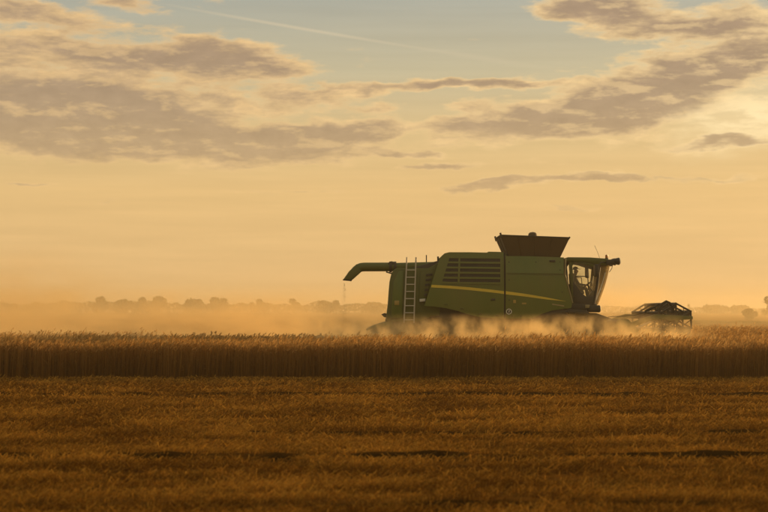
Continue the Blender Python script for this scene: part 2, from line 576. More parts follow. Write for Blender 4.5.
def make_ground():
    xs = np.concatenate([np.linspace(-900, -30, 15)[:-1], np.arange(-30, 30.01, 0.2), np.linspace(30, 900, 15)[1:]])
    ys = np.concatenate([np.linspace(-80, 8, 5)[:-1], np.arange(8, 48, 0.13), np.linspace(48, 120, 10), np.array([200, 400, 700, 1000, 1380])])
    X, Y = np.meshgrid(xs, ys)
    Z = ground_h(X, Y) * (np.abs(X) < 30.05) * (Y > 7.9)
    nx, ny = len(xs), len(ys)
    V = np.stack([X, Y, Z], -1).reshape(-1, 3)
    i = np.arange(nx - 1)[None, :] + np.arange(ny - 1)[:, None] * nx
    Q = np.stack([i, i + 1, i + nx + 1, i + nx], -1).reshape(-1, 4)
    rut = np.zeros_like(X)
    for yc, dep, w in RUTS:
        wob = yc + rut_wob(X, yc)
        rut = np.maximum(rut, np.exp(-((Y - wob - 0.4 * w) / (w * 1.5)) ** 4) * min(1, dep * 20) * np.clip(rut_k(X, yc), 0, 1))
    me = np_mesh('ground', V, Q, rut.ravel())
    for p in me.polygons: p.use_smooth = True
    o = link('ground', me, 'ground_stubble')
    tag(o, 'flat brown field of cut stubble reaching to the horizon', 'field', kind='structure')


make_ground()


def blades(px, py, pz, length, width, lean, head, bend, tint, tip_w=0.35, droop=0.0):
    """Straw strips: two quads each, rooted at (px,py,pz), leaning 'lean' rad towards heading 'head'."""
    n = len(px)
    dx, dy = np.cos(head), np.sin(head)
    ang = RNG.uniform(-0.9, 0.9, n)                    # strips face the camera side more or less
    wx, wy = np.cos(ang), np.sin(ang)
    P = []
    for t, wf in ((0.0, 1.0), (0.55, 0.9), (1.0, tip_w)):
        h = length * t
        l = lean + bend * t
        cx = px + dx * np.sin(l) * h; cy = py + dy * np.sin(l) * h
        cz = pz + np.cos(l) * h - droop * t * t * length
        for s in (-1, 1):
            P.append(np.stack([cx + s * wx * width * wf * 0.5, cy + s * wy * width * wf * 0.5, cz], -1))
    V = np.stack(P, 1).reshape(-1, 3)
    b = np.arange(n)[:, None] * 6
    Q = np.stack([np.concatenate([b, b + 1, b + 3, b + 2], 1), np.concatenate([b + 2, b + 3, b + 5, b + 4], 1)], 1).reshape(-1, 4)
    T = np.repeat(tint, 6)
    A = np.tile(np.array([0, 0, .5, .5, 1, 1.0]), n)
    return V, Q, T, A


def joinb(parts):
    vs, qs, ts, as_, k = [], [], [], [], 0
    for V, Q, T, A in parts:
        vs.append(V); qs.append(Q + k); ts.append(T); as_.append(A); k += len(V)
    return np.concatenate(vs), np.concatenate(qs), np.concatenate(ts), np.concatenate(as_)


# ------------------------------------------------------------------ stubble in the foreground
def make_stubble():
    parts = []
    # standing and lying stubble, denser where it is nearer
    for (y0, y1, dens, wd, ln) in ((12.5, 19, 1700, 0.0085, 0.075), (19, 27, 1050, 0.011, 0.08), (27, 36, 520, 0.016, 0.085), (36, 46.8, 320, 0.022, 0.08)):
        half = y1 * 0.226 * 1.22 + 0.6
        n = int((y1 - y0) * 2 * half * dens)
        x = RNG.uniform(-half, half, n); y = RNG.uniform(y0, y1, n)
        # plants stand in drill rows that run along the field, and thin out in the wheel tracks
        y = np.where(RNG.random(n) < 0.7, np.round(y / 0.16) * 0.16 + RNG.normal(0, 0.025, n), y)
        keep = np.ones(n)
        for yc, dep, w in RUTS:
            wob = yc + rut_wob(x, yc)
            keep *= 1 - min(0.93, dep * 18) * np.clip(rut_k(x, yc) * 1.2, 0, 1) * np.exp(-((y - wob - 0.5 * w) / (w * 1.35)) ** 4)
        clump = 0.6 * vnoise(x * 1.4 + 3, y * 2.6) + 0.4 * vnoise(x * 3.3, y * 6.0 + 7)
        ok = RNG.random(n) < keep * np.clip(0.10 + 3.0 * (clump - 0.28), 0.08, 1.0)
        x, y = x[ok], y[ok]; n = len(x)
        lying = RNG.random(n) < 0.72
        lean = np.where(lying, RNG.uniform(1.05, 1.55, n), RNG.uniform(0.0, 0.55, n))
        head = np.where(lying, RNG.normal(0.15, 0.75, n) + math.pi * (RNG.random(n) < 0.35), RNG.normal(0.3, 0.8, n))
        L_ = ln * np.where(lying, RNG.uniform(0.8, 2.0, n), RNG.uniform(0.45, 1.15, n)) * (0.75 + 0.5 * vnoise(x * 1.7, y * 2.6 + 8))
        z = ground_h(x, y) + np.where(lying, RNG.uniform(0.005, 0.05, n), -0.01)
        tint = np.clip(RNG.beta(1.2, 2.4, n) + (vnoise(x * 0.8, y * 1.7) - 0.5) * 0.7, 0, 1)
        parts.append(blades(x, y, z, L_, wd * RNG.uniform(0.6, 1.4, n), lean, head, RNG.normal(0, 0.15, n), tint, 0.6))
    V, Q, T, A = joinb(parts)
    o = link('stubble', np_mesh('stubble', V, Q, T, A), 'stubble_straw')
    tag(o, 'golden brown cut stubble and loose straw in front of the standing crop', 'stubble', kind='stuff')


make_stubble()

# ------------------------------------------------------------------ standing crop
Y_EDGE, Y_CUT, X_BAR = 47.0, 60.4, 10.35


def crop_patch(x0, x1, y0, y1, dens, wd, hmean=0.90, hsd=0.07, tall=0.0):
    n = int((x1 - x0) * (y1 - y0) * dens)
    x = RNG.uniform(x0, x1, n); y = RNG.uniform(y0, y1, n)
    if y0 <= Y_EDGE + 0.01:                              # the cut edge is ragged
        edge = Y_EDGE + 0.45 * vnoise(x * 1.6, x * 0 + 3) + 0.25 * vnoise(x * 5.0, x * 0 + 8)
        k = y > edge
        x, y = x[k], y[k]; n = len(x)
    hh = hmean + RNG.normal(0, hsd, n) + (vnoise(x * 0.35, y * 0.35) - 0.5) * 0.16 + (vnoise(x * 1.9, y * 1.9) - 0.5) * 0.06
    if tall > 0:
        up = RNG.random(n) < tall
        hh = np.where(up, hh + RNG.uniform(0.03, 0.18, n), hh)
    head = RNG.normal(0.1, 1.0, n)
    lean = np.abs(RNG.normal(0.04, 0.06, n))
    tint = np.clip(RNG.beta(2, 2, n) + (vnoise(x * 0.7 + 5, y * 0.7) - 0.5) * 0.5, 0, 1)
    stem = blades(x, y, np.zeros(n), hh, wd * RNG.uniform(0.5, 1.1, n), lean, head, RNG.normal(0, 0.04, n), tint, 0.6)
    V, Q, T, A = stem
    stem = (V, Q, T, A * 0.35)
    # ears with spreading awns, nodding over at the top
    tx = x + np.cos(head) * np.sin(lean) * hh; ty = y + np.sin(head) * np.sin(lean) * hh; tz = hh * np.cos(lean) - 0.01
    el = RNG.uniform(0.09, 0.15, n)
    eV, eQ, eT, eA = blades(tx, ty, tz, el, wd * RNG.uniform(1.4, 2.4, n), lean + RNG.uniform(0.1, 1.1, n), head, RNG.uniform(0.1, 0.6, n), tint, 0.25)
    ear = (eV, eQ, eT, np.clip(0.75 + eA * 0.25, 0, 1))
    k = RNG.random(n) < 0.55                           # dry flag leaves
    m = int(k.sum())
    lz = hh[k] * RNG.uniform(0.25, 0.85, m)
    leaf = blades(x[k], y[k], lz, RNG.uniform(0.12, 0.28, m), wd * RNG.uniform(0.8, 1.6, m), RNG.uniform(0.5, 1.2, m), RNG.uniform(0, 6.28, m), RNG.uniform(0.2, 0.9, m), tint[k], 0.2)
    leaf = (leaf[0], leaf[1], leaf[2], leaf[3] * 0.3 + 0.1)
    return [stem, ear, leaf]


def make_crop():
    parts = crop_patch(-19, 19, Y_EDGE, Y_EDGE + 1.6, 300, 0.016)
    parts += crop_patch(-20, 20, Y_EDGE + 1.6, 53, 100, 0.020)
    parts += crop_patch(-21, 22, 53, Y_CUT - 1.8, 60, 0.024)
    parts += crop_patch(-21, 22, Y_CUT - 1.8, Y_CUT, 110, 0.022, tall=0.05)
    V, Q, T, A = joinb(parts)
    o = link('standing_crop', np_mesh('standing_crop', V, Q, T, A), 'crop_straw')
    tag(o, 'long strip of ripe standing grain with a dark cut edge in front of the harvester', 'crop', kind='stuff')
    parts = crop_patch(X_BAR, 24, Y_CUT + 0.05, 72, 60, 0.024) + crop_patch(X_BAR - 0.5, 34, 72, 98, 28, 0.034)
    V, Q, T, A = joinb(parts)
    o = link('uncut_crop', np_mesh('uncut_crop', V, Q, T, A), 'crop_straw')
    tag(o, 'hazy uncut grain ahead of the header at the right', 'crop', kind='stuff')


make_crop()

# ------------------------------------------------------------------ combine harvester
YC = 64.6                                            # depth of the machine's centre line
ROOT = (4.2, YC, 0.0)
cmb = empty('combine_harvester', ROOT)
tag(cmb, 'dusty green combine harvester with yellow stripe cutting grain', 'combine harvester')


def S(px, py, ly=-1.55):
    """photo measurements -> machine coordinates (x, z) on the plane ly metres off the centre line"""
    Y = YC + ly
    return ((px - 384.0) * Y / FPX - ROOT[0], EYE + (HZ - py) * Y / FPX)


def SP(px, py, ly=-1.55):
    x, z = S(px, py, ly)
    return (x, ly, z)


def poly(pts, ly=-1.55):
    return [S(a, b, ly) for a, b in pts]


def bulge(s, base=1.55, amt=0.07, zlo=1.55, zhi=4.1):
    zm, zh = (zlo + zhi) / 2, (zhi - zlo) / 2
    def f(x, z):
        t = (z - zm) / zh
        return s * (base + amt * (1 - t * t))
    return f


# ---- inner body and chassis
core = prism('threshing_body', poly([(400, 271), (440, 260), (505, 258), (562, 258), (566, 300), (560, 322), (470, 323), (425, 316), (396, 320)]), -1.30, 1.30, 'dark_steel', cmb, 0.03)
prism('chassis_frame', poly([(398, 320), (425, 311), (470, 320), (575, 320), (590, 322), (590, 336), (470, 338), (398, 334)]), -0.95, 0.95, 'dark_steel', cmb, 0.02)

# ---- side panels (near and far)
eng = [(424.1, 306.0), (427.5, 296), (431.3, 284), (435.5, 271), (439.3, 260), (441.5, 256), (444.5, 253.4), (449, 252.2), (470, 252.2),
       (487, 252.6), (488.5, 251.6), (503.6, 252.0), (503.9, 285), (503.9, 318.6), (492, 318.3), (481, 317.4), (469, 314.6), (458, 311), (446, 308.2), (434, 306.6)]
frt = [(505.6, 252.8), (506.4, 256), (530, 256.2), (564, 257.4), (563.6, 266), (563.6, 275), (566, 283), (569.5, 295), (572, 304),
       (571, 308), (563, 309), (552, 310.5), (543, 313.5), (534, 317.6), (529, 318.6), (505.6, 318.6)]
stripe1 = [(430.9, 287.4), (431.6, 284.8), (450, 285.8), (470, 287.4), (490, 289.5), (503.9, 291.2), (503.9, 294.0), (490, 292.3), (470, 290.2), (450, 288.5)]
stripe2 = [(505.6, 291.2), (525, 293.8), (545, 297.2), (566.5, 301.4), (545, 299.3), (525, 296.6), (505.6, 294.4)]


def frt_fun(s):
    g = bulge(s)
    zc = S(0, 273.5)[1]
    def f(x, z):
        y = g(x, min(z, zc))
        if z > zc:
            y -= s * (z - zc) * 0.16
        return y
    return f


for s in (-1, 1):
    bf = bulge(s)
    ep = panel('engine_side_panel', poly(eng), bf, 0.05, 'green_paint', cmb)
    panel('stripe', poly(stripe1), bf, 0.004, 'yellow_paint', ep, lift=0.006)
    # louvres: a black plate paints the shade of the slots, under proud slats
    lv = [(449.5, 257.6), (500.5, 258.4), (500.5, 284.2), (470, 283.0), (442.2, 281.5)]
    gr = panel('grille', poly(lv), bf, 0.004, 'black_plastic', ep, lift=0.004)
    ys = [257.2 + 5.12 * k for k in range(6)]
    for i, yy in enumerate(ys):
        xl = 450.0 - (yy - 257) * 0.31
        sl = [(xl, yy - 0.9), (501, yy - 0.4), (501, yy + 1.5), (xl - 0.6, yy + 1.0)]
        panel('louvre', poly(sl), bf, 0.03, 'green_paint', ep, lift=0.038, step=0.05)
    panel('grille_post', poly([(458.6, 256), (460.4, 256), (459.4, 285), (457.4, 285)]), bf, 0.03, 'green_paint', ep, lift=0.041)
    panel('grille_post', poly([(500.2, 256.6), (501.8, 256.6), (501.8, 285.8), (500.2, 285.6)]), bf, 0.03, 'green_paint', ep, lift=0.041)
    ff = frt_fun(s)
    fp = panel('front_side_panel', poly(frt), ff, 0.05, 'green_paint', cmb)
    panel('stripe', poly(stripe2), ff, 0.004, 'yellow_paint', fp, lift=0.006)
    # a raised bead along the crease, a latch handle and the round sticker
    panel('crease_bead', poly([(506.2, 272.7), (563.4, 273.4), (563.4, 274.6), (506.2, 273.9)]), ff, 0.03, 'green_dull', fp, lift=0.03)
    hx, hz = S(552.3, 261)
    bm = bmesh.new(); add_box(bm, (hx, ff(hx, hz) + s * 0.025, hz), (0.22, 0.05, 0.07))
    finish(bm, 'latch_handle', 'black_plastic', fp, True, 0.012)
    bx, bz = S(508.9, 311.6)
    by = ff(bx, bz)
    bd = lathe('badge', [(0.062, 0), (0.064, s * 0.006), (0.062, s * 0.010)], (bx, by + s * 0.002, bz), 'black_plastic', fp, 'y', 28)
    bm = bmesh.new()
    n = 28
    for k in range(n):
        a0, a1 = 2 * math.pi * k / n, 2 * math.pi * (k + 1) / n
        q = [bm.verts.new((bx + r * math.cos(a), by + s * 0.015, bz + r * math.sin(a))) for r, a in ((0.078, a0), (0.108, a0), (0.108, a1), (0.078, a1))]
        bm.faces.new(q)
    r = bmesh.ops.extrude_face_region(bm, geom=bm.faces[:])
    bmesh.ops.translate(bm, vec=(0, -s * 0.012, 0), verts=[g for g in r['geom'] if isinstance(g, bmesh.types.BMVert)])
    bmesh.ops.remove_doubles(bm, verts=bm.verts, dist=1e-4)
    finish(bm, 'badge_ring', 'white_print', bd)
    bm = bmesh.new()
    add_box(bm, (bx, by + s * 0.0145, bz), (0.030, 0.006, 0.085)); add_box(bm, (bx + 0.012, by + s * 0.0146, bz + 0.034), (0.05, 0.0055, 0.022))
    finish(bm, 'badge_mark', 'white_print', bd)
    # small lettering plate under the stripe and fasteners
    panel('name_strip', poly([(552, 303.6), (564, 305.4), (564, 306.6), (552, 304.8)]), ff, 0.004, 'pale_trim', fp, lift=0.005)

# hinges, bolts, warning plates on the panels
for s in (-1, 1):
    bf, ff = bulge(s), frt_fun(s)
    for px, py in ((446, 304.5), (462, 308.5), (480, 313.8), (497, 315.6)):
        x, z = S(px, py)
        box('hinge', (x, bf(x, z) + s * 0.012, z), (0.13, 0.03, 0.05), 'green_dull', cmb, 0.008)
    for px, py in ((512, 316), (521, 316.2), (509, 262), (509, 280), (509, 300), (560, 262), (560, 270), (562, 292), (536, 262)):
        x, z = S(px, py)
        lathe('bolt', [(0.022, 0), (0.022, s * 0.012), (0.012, s * 0.018)], (x, ff(x, z), z), 'dark_steel', cmb, 'y', 8)
    x, z = S(493, 299.5)
    box('latch', (x, bf(x, z) + s * 0.012, z), (0.16, 0.03, 0.07), 'black_plastic', cmb, 0.01)
    for px, py, w, h in ((514.5, 301.5, 0.10, 0.12), (524, 303.5, 0.16, 0.06)):
        x, z = S(px, py)
        box('warning_plate', (x, ff(x, z) + s * 0.004, z), (w, 0.008, h), 'reflector_yellow', cmb, 0)

# dark reveal between the panels
for s in (-1, 1):
    box('panel_gap_strip', (S(504.75, 285)[0], s * 1.50, (S(0, 252.5)[1] + S(0, 318)[1]) / 2), (0.05, 0.06, S(0, 253)[1] - S(0, 318)[1]), 'black_plastic', cmb, 0)

# engine deck and top covers
prism('engine_deck', poly([(441.8, 257.5), (449, 254.0), (487, 254.0), (504, 254.2), (504, 262), (441, 262)]), -1.50, 1.50, 'green_dull', cmb, 0.02)
prism('deck_ridge', poly([(488, 252.2), (504, 252.5), (504, 254.6), (488, 254.4)]), -1.45, 1.45, 'dark_steel', cmb, 0.01)

# ---- rear hood
hood = [(397.5, 267.9), (428, 268.2), (440, 262.0), (440, 316), (432, 316), (421, 321.5), (404, 322.5), (386.2, 321.5), (386.4, 315), (387.8, 304), (388.8, 290), (389.6, 281), (391.2, 274), (393.6, 269.6)]
rh = prism('rear_hood', poly(hood, -1.35), -1.35, 1.35, 'green_dull', cmb, 0.05)
prism('rear_hood_side', poly([(399, 271), (403.5, 271), (402, 318), (391, 318), (392, 300), (393.5, 282)], -1.40), -1.395, -1.345, 'green_paint', rh, 0.012)
prism('service_door', poly([(420.5, 271), (437.5, 268), (430, 290), (424.5, 303), (418.6, 303)], -1.40), -1.39, -1.345, 'green_dull', rh, 0.01)
for i in range(5):
    a = 274 + i * 5.0
    prism('vent_slat', poly([(426.2 - i * 0.5, a), (432.5 - i * 1.3, a - 0.6), (432.2 - i * 1.3, a + 1.7), (426.0 - i * 0.5, a + 2.2)], -1.41), -1.425, -1.388, 'black_plastic', rh, 0.004)
prism('reflector', poly([(394.4, 300.6), (399.2, 300.6), (399.2, 305.2), (394.4, 305.2)], -1.41), -1.42, -1.392, 'reflector_yellow', rh, 0.004)
prism('marker_lamp', poly([(419.6, 299.0), (425.4, 298.6), (425.4, 301.4), (419.6, 301.8)], -1.43), -1.46, -1.385, 'lamp_lens', rh, 0.008)
prism('tow_bracket', poly([(381.2, 314.4), (384.5, 313.0), (388, 314), (388, 318), (384, 317.2)], -0.9), -0.98, -0.82, 'dark_steel', cmb, 0.01)
# straw chopper under the hood with its spreading tailboard
prism('straw_chopper', poly([(385.5, 318), (428, 319), (426, 336), (384, 336)], -1.2), -1.25, 1.25, 'dark_steel', cmb, 0.05)
tb = prism('tailboard', poly([(392, 320.5), (384, 322.0), (374, 325.2), (366, 329.0), (366.4, 330.6), (376, 328.2), (386, 327.0), (393, 327.5)], -1.2), -1.3, 1.3, 'green_dull', cmb, 0.02)
for yv in (-1.0, -0.5, 0.0, 0.5, 1.0):
    prism('deflector_vane', poly([(390, 326), (378, 328.0), (370, 330.6), (372, 334), (388, 333)], -1.2), yv - 0.012, yv + 0.012, 'dark_steel', tb, 0)

# ---- rear access ladder
lad = empty('ladder', (0, 0, 0), cmb)
yl = -1.52
l0, l1 = SP(406.9, 257.2, yl), SP(404.0, 323.0, yl)
r0, r1 = SP(416.0, 257.2, yl), SP(413.9, 323.0, yl)
for a, b in ((l0, l1), (r0, r1)):
    tube('ladder_rail', [a, b], 0.026, 'alloy', lad, 8)
for i, yy in enumerate((270, 277.2, 284.4, 291.5, 298.7, 305.7, 312.8, 319.9)):
    t = (yy - 257.2) / (323.0 - 257.2)
    a = Vector(l0).lerp(Vector(l1), t); b = Vector(r0).lerp(Vector(r1), t)
    bm = bmesh.new(); add_box(bm, (a + b) / 2, ((b - a).length, 0.06, 0.035))
    finish(bm, 'rung', 'alloy', lad, True, 0.006)
for yy in (275, 308):
    for px in (405.6, 414.9):
        x, z = S(px, yy, yl)
        tube('stand_off', [(x, yl, z), (x, -1.36, z)], 0.018, 'dark_steel', lad, 6)

# ---- unloading auger folded back along the machine
ya = -1.05
au = empty('unloading_auger', (0, 0, 0), cmb)
axis_pts = [SP(470, 265.2, ya), SP(438, 265.8, ya), SP(396, 266.9, ya)]
tube('auger_tube', axis_pts, 0.152, 'green_dull', au, 20)
tube('outer_tube', [SP(394, 266.9, ya), SP(364, 267.0, ya), SP(361.0, 267.3, ya), SP(358.4, 268.4, ya), SP(356.4, 270.0, ya), SP(354.6, 272.0, ya)], 0.166, 'green_dull', au, 20)
bm = bmesh.new()
c0 = [(354.4, 264.2), (361.0, 271.2)]
pr = [(357.2, 263.6), (361.4, 271.8), (351.8, 280.3), (343.2, 279.7), (349.0, 271.5)]
add_prism(bm, poly(pr, ya), ya - 0.17, ya + 0.17)
finish(bm, 'spout', 'green_dull', au, True, 0.045, 3)
prism('spout_lip', poly([(343.0, 279.2), (351.9, 279.9), (351.5, 281.2), (342.8, 280.4)], ya), ya - 0.185, ya + 0.185, 'rubber', au, 0.01)
for px, w, rr in ((390.6, 0.10, 0.205), (395.0, 0.10, 0.20)):
    x, z = S(px, 266.9, ya)
    lathe('flange', [(rr - 0.03, -w / 2), (rr, -w / 2), (rr, w / 2), (rr - 0.03, w / 2)], (x, ya, z), 'dark_steel', au, 'x', 20)
tube('hinge_link', [SP(386, 271.8, ya - 0.1), SP(391, 273.4, ya - 0.1), SP(396, 271.8, ya - 0.1)], 0.03, 'dark_steel', au, 6)
prism('auger_cradle', poly([(388.5, 262.6), (391.5, 261.2), (395.5, 262.6), (396, 264.5), (388, 264.5)], ya), ya - 0.16, ya + 0.16, 'dark_steel', au, 0.01)
# rails and rods standing on the rear deck
tube('antenna_rod', [SP(426.4, 264, -1.0), SP(426.4, 255.0, -1.0)], 0.022, 'dark_steel', cmb, 6)
tube('deck_post', [SP(438.2, 263, -1.2), SP(438.0, 256.5, -1.2)], 0.04, 'dark_steel', cmb, 6)

# ---- grain tank and its opened extension
tank = prism('grain_tank', poly([(506, 257), (561, 258.4), (561, 300), (506, 300)], -1.3), -1.28, 1.28, 'green_dull', cmb, 0.02)
ext = empty('tank_extension', (0, 0, 0), cmb)
xa0, za0 = S(509.3, 255.6, -1.2); xa1, za1 = S(559.3, 257.2, -1.2)
xb0, zb0 = S(500.8, 235.2, -1.5); xb1, zb1 = S(569.4, 237.8, -1.5)
za0 -= 0.06; za1 -= 0.06


def slab(name, quad, thick, mat, parent, ribs=0):
    q = [Vector(v) for v in quad]
    nrm = (q[1] - q[0]).cross(q[3] - q[0]).normalized()
    bm = bmesh.new()
    a = [bm.verts.new(v + nrm * thick / 2) for v in q]; b = [bm.verts.new(v - nrm * thick / 2) for v in q]
    bm.faces.new(a); bm.faces.new(b[::-1])
    for i in range(4):
        bm.faces.new((a[i], b[i], b[(i + 1) % 4], a[(i + 1) % 4]))
    o = finish(bm, name, mat, parent, False, 0.006, 1)
    for k in range(ribs):
        t = (k + 1) / (ribs + 1)
        p0 = q[0].lerp(q[1], t); p1 = q[3].lerp(q[2], t)
        for sg in (-1, 1):
            tube('rib', [p0 + nrm * sg * thick * 0.9, p1 + nrm * sg * thick * 0.9], 0.018, mat, o, 6)
    return o


nb, nt_ = [(xa0, -1.2, za0), (xa1, -1.2, za1)], [(xb0, -1.5, zb0), (xb1, -1.5, zb1)]
fb, ft = [(xa0, 1.2, za0), (xa1, 1.2, za1)], [(xb0, 1.5, zb0), (xb1, 1.5, zb1)]
slab('tank_wall', (nb[0], nb[1], nt_[1], nt_[0]), 0.022, 'tank_sheet', ext, 3)
slab('tank_wall', (fb[0], fb[1], ft[1], ft[0]), 0.022, 'tank_sheet', ext, 3)
slab('tank_wall', (nb[0], fb[0], ft[0], nt_[0]), 0.022, 'tank_sheet', ext, 2)
slab('tank_wall', (nb[1], fb[1], ft[1], nt_[1]), 0.022, 'tank_sheet', ext, 2)
bm = bmesh.new()
for a, b in ((nt_[0], nt_[1]), (ft[0], ft[1]), (nt_[0], ft[0]), (nt_[1], ft[1])):
    add_tube(bm, [a, b], 0.03, 6)
finish(bm, 'rim', 'dark_steel', ext, True)
for q in (nt_[0], ft[0]):
    tube('corner_post', [(q[0] + 0.03, q[1], q[2] - 0.1), (q[0] - 0.02, q[1], q[2] + 0.09)], 0.04, 'dark_steel', ext, 6)
for q in (nt_[1], ft[1]):
    tube('corner_post', [(q[0] - 0.05, q[1], q[2] - 0.06), (q[0] + 0.02, q[1], q[2] + 0.03)], 0.035, 'dark_steel', ext, 6)
# filling-auger dome peeping over the rim
x, z = S(532.6, 237, 0)
lathe('auger_dome', [(0.15, -0.35), (0.16, 0.02), (0.17, 0.06), (0.155, 0.13), (0.10, 0.175), (0.02, 0.19)], (x, 0, z), 'tank_sheet', ext, 'z', 20)
tube('filling_auger', [(x, 0, z - 0.3), (x, 0, z - 1.6)], 0.12, 'bare_steel', ext, 12)

# ---- cab
cab = empty('cab', (0, 0, 0), cmb)
yc = -0.95
prism('cab_roof', poly([(564.5, 258.6), (568, 257.2), (590, 257.4), (606, 258.6), (611.5, 260.2), (612, 263.8), (607, 266.2), (597, 264.4), (585, 262.0), (566, 261.6)], yc), -1.02, 1.02, 'green_dull', cab, 0.035)
prism('cab_floor', poly([(566, 303), (597, 304), (597.5, 308.5), (590, 311), (566, 312)], yc), -0.98, 0.98, 'dark_steel', cab, 0.03)
prism('cab_rear_wall', poly([(562.8, 262), (566.8, 262), (570.5, 303), (566, 303)], yc), -0.9, 0.9, 'dark_steel', cab, 0.01)
prism('console', poly([(589, 295), (592.5, 290.5), (595.5, 291), (595.5, 304), (588, 304)], 0.0), -0.25, 0.2, 'black_plastic', cab, 0.03)


def arc(pxe, pxm, py, ly=0.95, n=9):
    """plan-view curve from the near corner (pxe) bulging to pxm on the centre line"""
    xe, z = S(pxe, py, -ly); xm, _ = S(pxm, py, 0)
    out = []
    for i in range(n):
        t = -1 + 2 * i / (n - 1)
        out.append(Vector((xm + (xe - xm) * abs(t) ** 2.2, ly * t, z)))
    return out


top_c = arc(600.6, 609.5, 265.0); bot_c = arc(594.2, 597.5, 304.5)
bm = bmesh.new()
rows = []
for j in range(7):
    t = j / 6
    rows.append([bm.verts.new(a.lerp(b, t) + Vector((0.05 * math.sin(math.pi * t), 0, 0))) for a, b in zip(top_c, bot_c)])
for r0_, r1_ in zip(rows, rows[1:]):
    for i in range(len(r0_) - 1):
        bm.faces.new((r0_[i], r0_[i + 1], r1_[i + 1], r1_[i]))
finish(bm, 'windscreen', 'cab_glass', cab, True)
for s in (-1, 1):
    q = lambda px, py: (S(px, py, yc)[0], s * 0.95, S(px, py, yc)[1])
    bm = bmesh.new()
    bm.faces.new([bm.verts.new(q(*p)) for p in ((569.0, 262.4), (585, 262.8), (599.5, 266.0), (597.6, 280), (593.6, 304), (572.4, 304))])
    dg = finish(bm, 'door_glass', 'cab_glass', cab)
    tube('door_pillar', [q(599.4, 265.4), q(597.2, 285), q(593.4, 305)], 0.055, 'black_plastic', cab, 8)
    # arched upper door frame and lower door skin
    fr = [(568.4, 261.2), (585, 261.6), (600, 264.4), (600, 268.6), (593, 267.2), (584, 264.2), (574.5, 262.6), (572.3, 266), (573.4, 280), (576.2, 297), (577.8, 303.6), (572, 304.4)]
    bm = bmesh.new(); add_prism(bm, [S(a, b, yc) for a, b in fr], s * 0.97, s * 0.945)
    finish(bm, 'door_frame', 'green_dull', cab, True, 0.005)
    bm = bmesh.new(); add_prism(bm, [S(a, b, yc) for a, b in ((573.0, 281), (576.5, 286), (581, 292.5), (586, 296.5), (595.4, 296.5), (594, 305), (573, 305))], s * 0.972, s * 0.947)
    finish(bm, 'door_skin', 'dark_steel', cab, True, 0.005)
    tube('grab_rail', [q(575.5, 276.6), (q(578, 276.2)[0], s * 1.03, q(578, 276.2)[2]), (q(587.5, 276.6)[0], s * 1.03, q(587.5, 276.6)[2]), q(588.6, 290)], 0.022, 'black_plastic', cab, 6)
    # pale rear corner trim and handrail
    tube('corner_trim', [(S(565.4, 258.8, -1.2)[0], s * 1.25, S(0, 258.8, -1.2)[1]), (S(564.4, 275, -1.3)[0], s * 1.45, S(0, 275, -1.3)[1]), (S(568.6, 290, -1.3)[0], s * 1.42, S(0, 290, -1.3)[1]), (S(572.2, 303, -1.3)[0], s * 1.35, S(0, 303, -1.3)[1])], 0.036, 'pale_trim', cab, 8)
    # rear-view mirrors on arms
    tube('mirror_arm', [q(606, 262.5), (q(600, 262.4)[0], s * 1.35, q(600, 262.4)[2]), (q(596.6, 266)[0], s * 1.42, q(596.6, 266)[2])], 0.022, 'black_plastic', cab, 6)
    mx, mz = S(596.4, 270.6, -1.42)
    mo = box('mirror_housing', (mx, s * 1.42, mz), (0.15, 0.24, 0.46), 'black_plastic', cab, 0.05, Matrix.Rotation(R(12 * -s), 3, 'Z'))
    box('mirror_glass', (mx - 0.082, s * 1.42, mz), (0.006, 0.19, 0.40), 'bare_steel', mo, 0.002, Matrix.Rotation(R(12 * -s), 3, 'Z'))
    # step lamp pod below the door
    px_, pz_ = S(594.4, 308.8, -1.0)
    box('step_pod', (px_, s * 1.0, pz_), (0.46, 0.34, 0.27), 'black_plastic', cab, 0.07)
    box('step_bracket', (S(587.4, 306.4, -1.1)[0], s * 1.12, S(0, 306.4, -1.1)[1]), (0.16, 0.05, 0.12), 'pale_trim', cab, 0.01)
    # roof brow with round work lamps at its ends
    bar = [(606, 260.0), (614, 259.6), (617.6, 260.6), (617.6, 263.2), (612, 264.8), (606, 265.0)]
    bm = bmesh.new(); add_prism(bm, [S(a, b, -1.05) for a, b in bar], s * 1.1, s * 0.62)
    finish(bm, 'lamp_bracket', 'black_plastic', cab, True, 0.02)
    for k, (pxl, pyl, yy) in enumerate(((617.6, 261.3, 1.05), (615.0, 261.6, 0.72))):
        lx, lz = S(pxl, pyl, -1.05)
        wl = lathe('work_lamp', [(0.05, -0.13), (0.11, -0.08), (0.135, 0.02), (0.13, 0.07), (0.11, 0.08)], (lx, s * yy, lz), 'black_plastic', cab, 'x', 20)
        lathe('lens', [(0.108, 0.0), (0.10, 0.02), (0.06, 0.03)], (lx + 0.078, s * yy, lz), 'lamp_lens', wl, 'x', 18)
    tube('lamp_cable', [(S(613, 263.5, -1.05)[0], s * 1.0, S(0, 263.5, -1.05)[1]), (S(612.0, 268.5, -1.05)[0], s * 1.0, S(0, 268.5, -1.05)[1]), (S(609.6, 272, -1.05)[0], s * 0.97, S(0, 272, -1.05)[1])], 0.012, 'black_plastic', cab, 5)
bx, bz = S(606.6, 259.0, -0.8)
bc = lathe('beacon', [(0.06, -0.05), (0.065, 0.03), (0.055, 0.04)], (bx, -0.8, bz), 'black_plastic', cab, 'z', 16)
lathe('beacon_lens', [(0.05, 0.04), (0.055, 0.10), (0.045, 0.15), (0.01, 0.165)], (bx, -0.8, bz), 'amber_lens', bc, 'z', 16)
tube('radio_aerial', [SP(600, 259, -0.5), SP(597.5, 252, -0.5), SP(594.6, 245.5, -0.5)], 0.007, 'black_plastic', cab, 5)
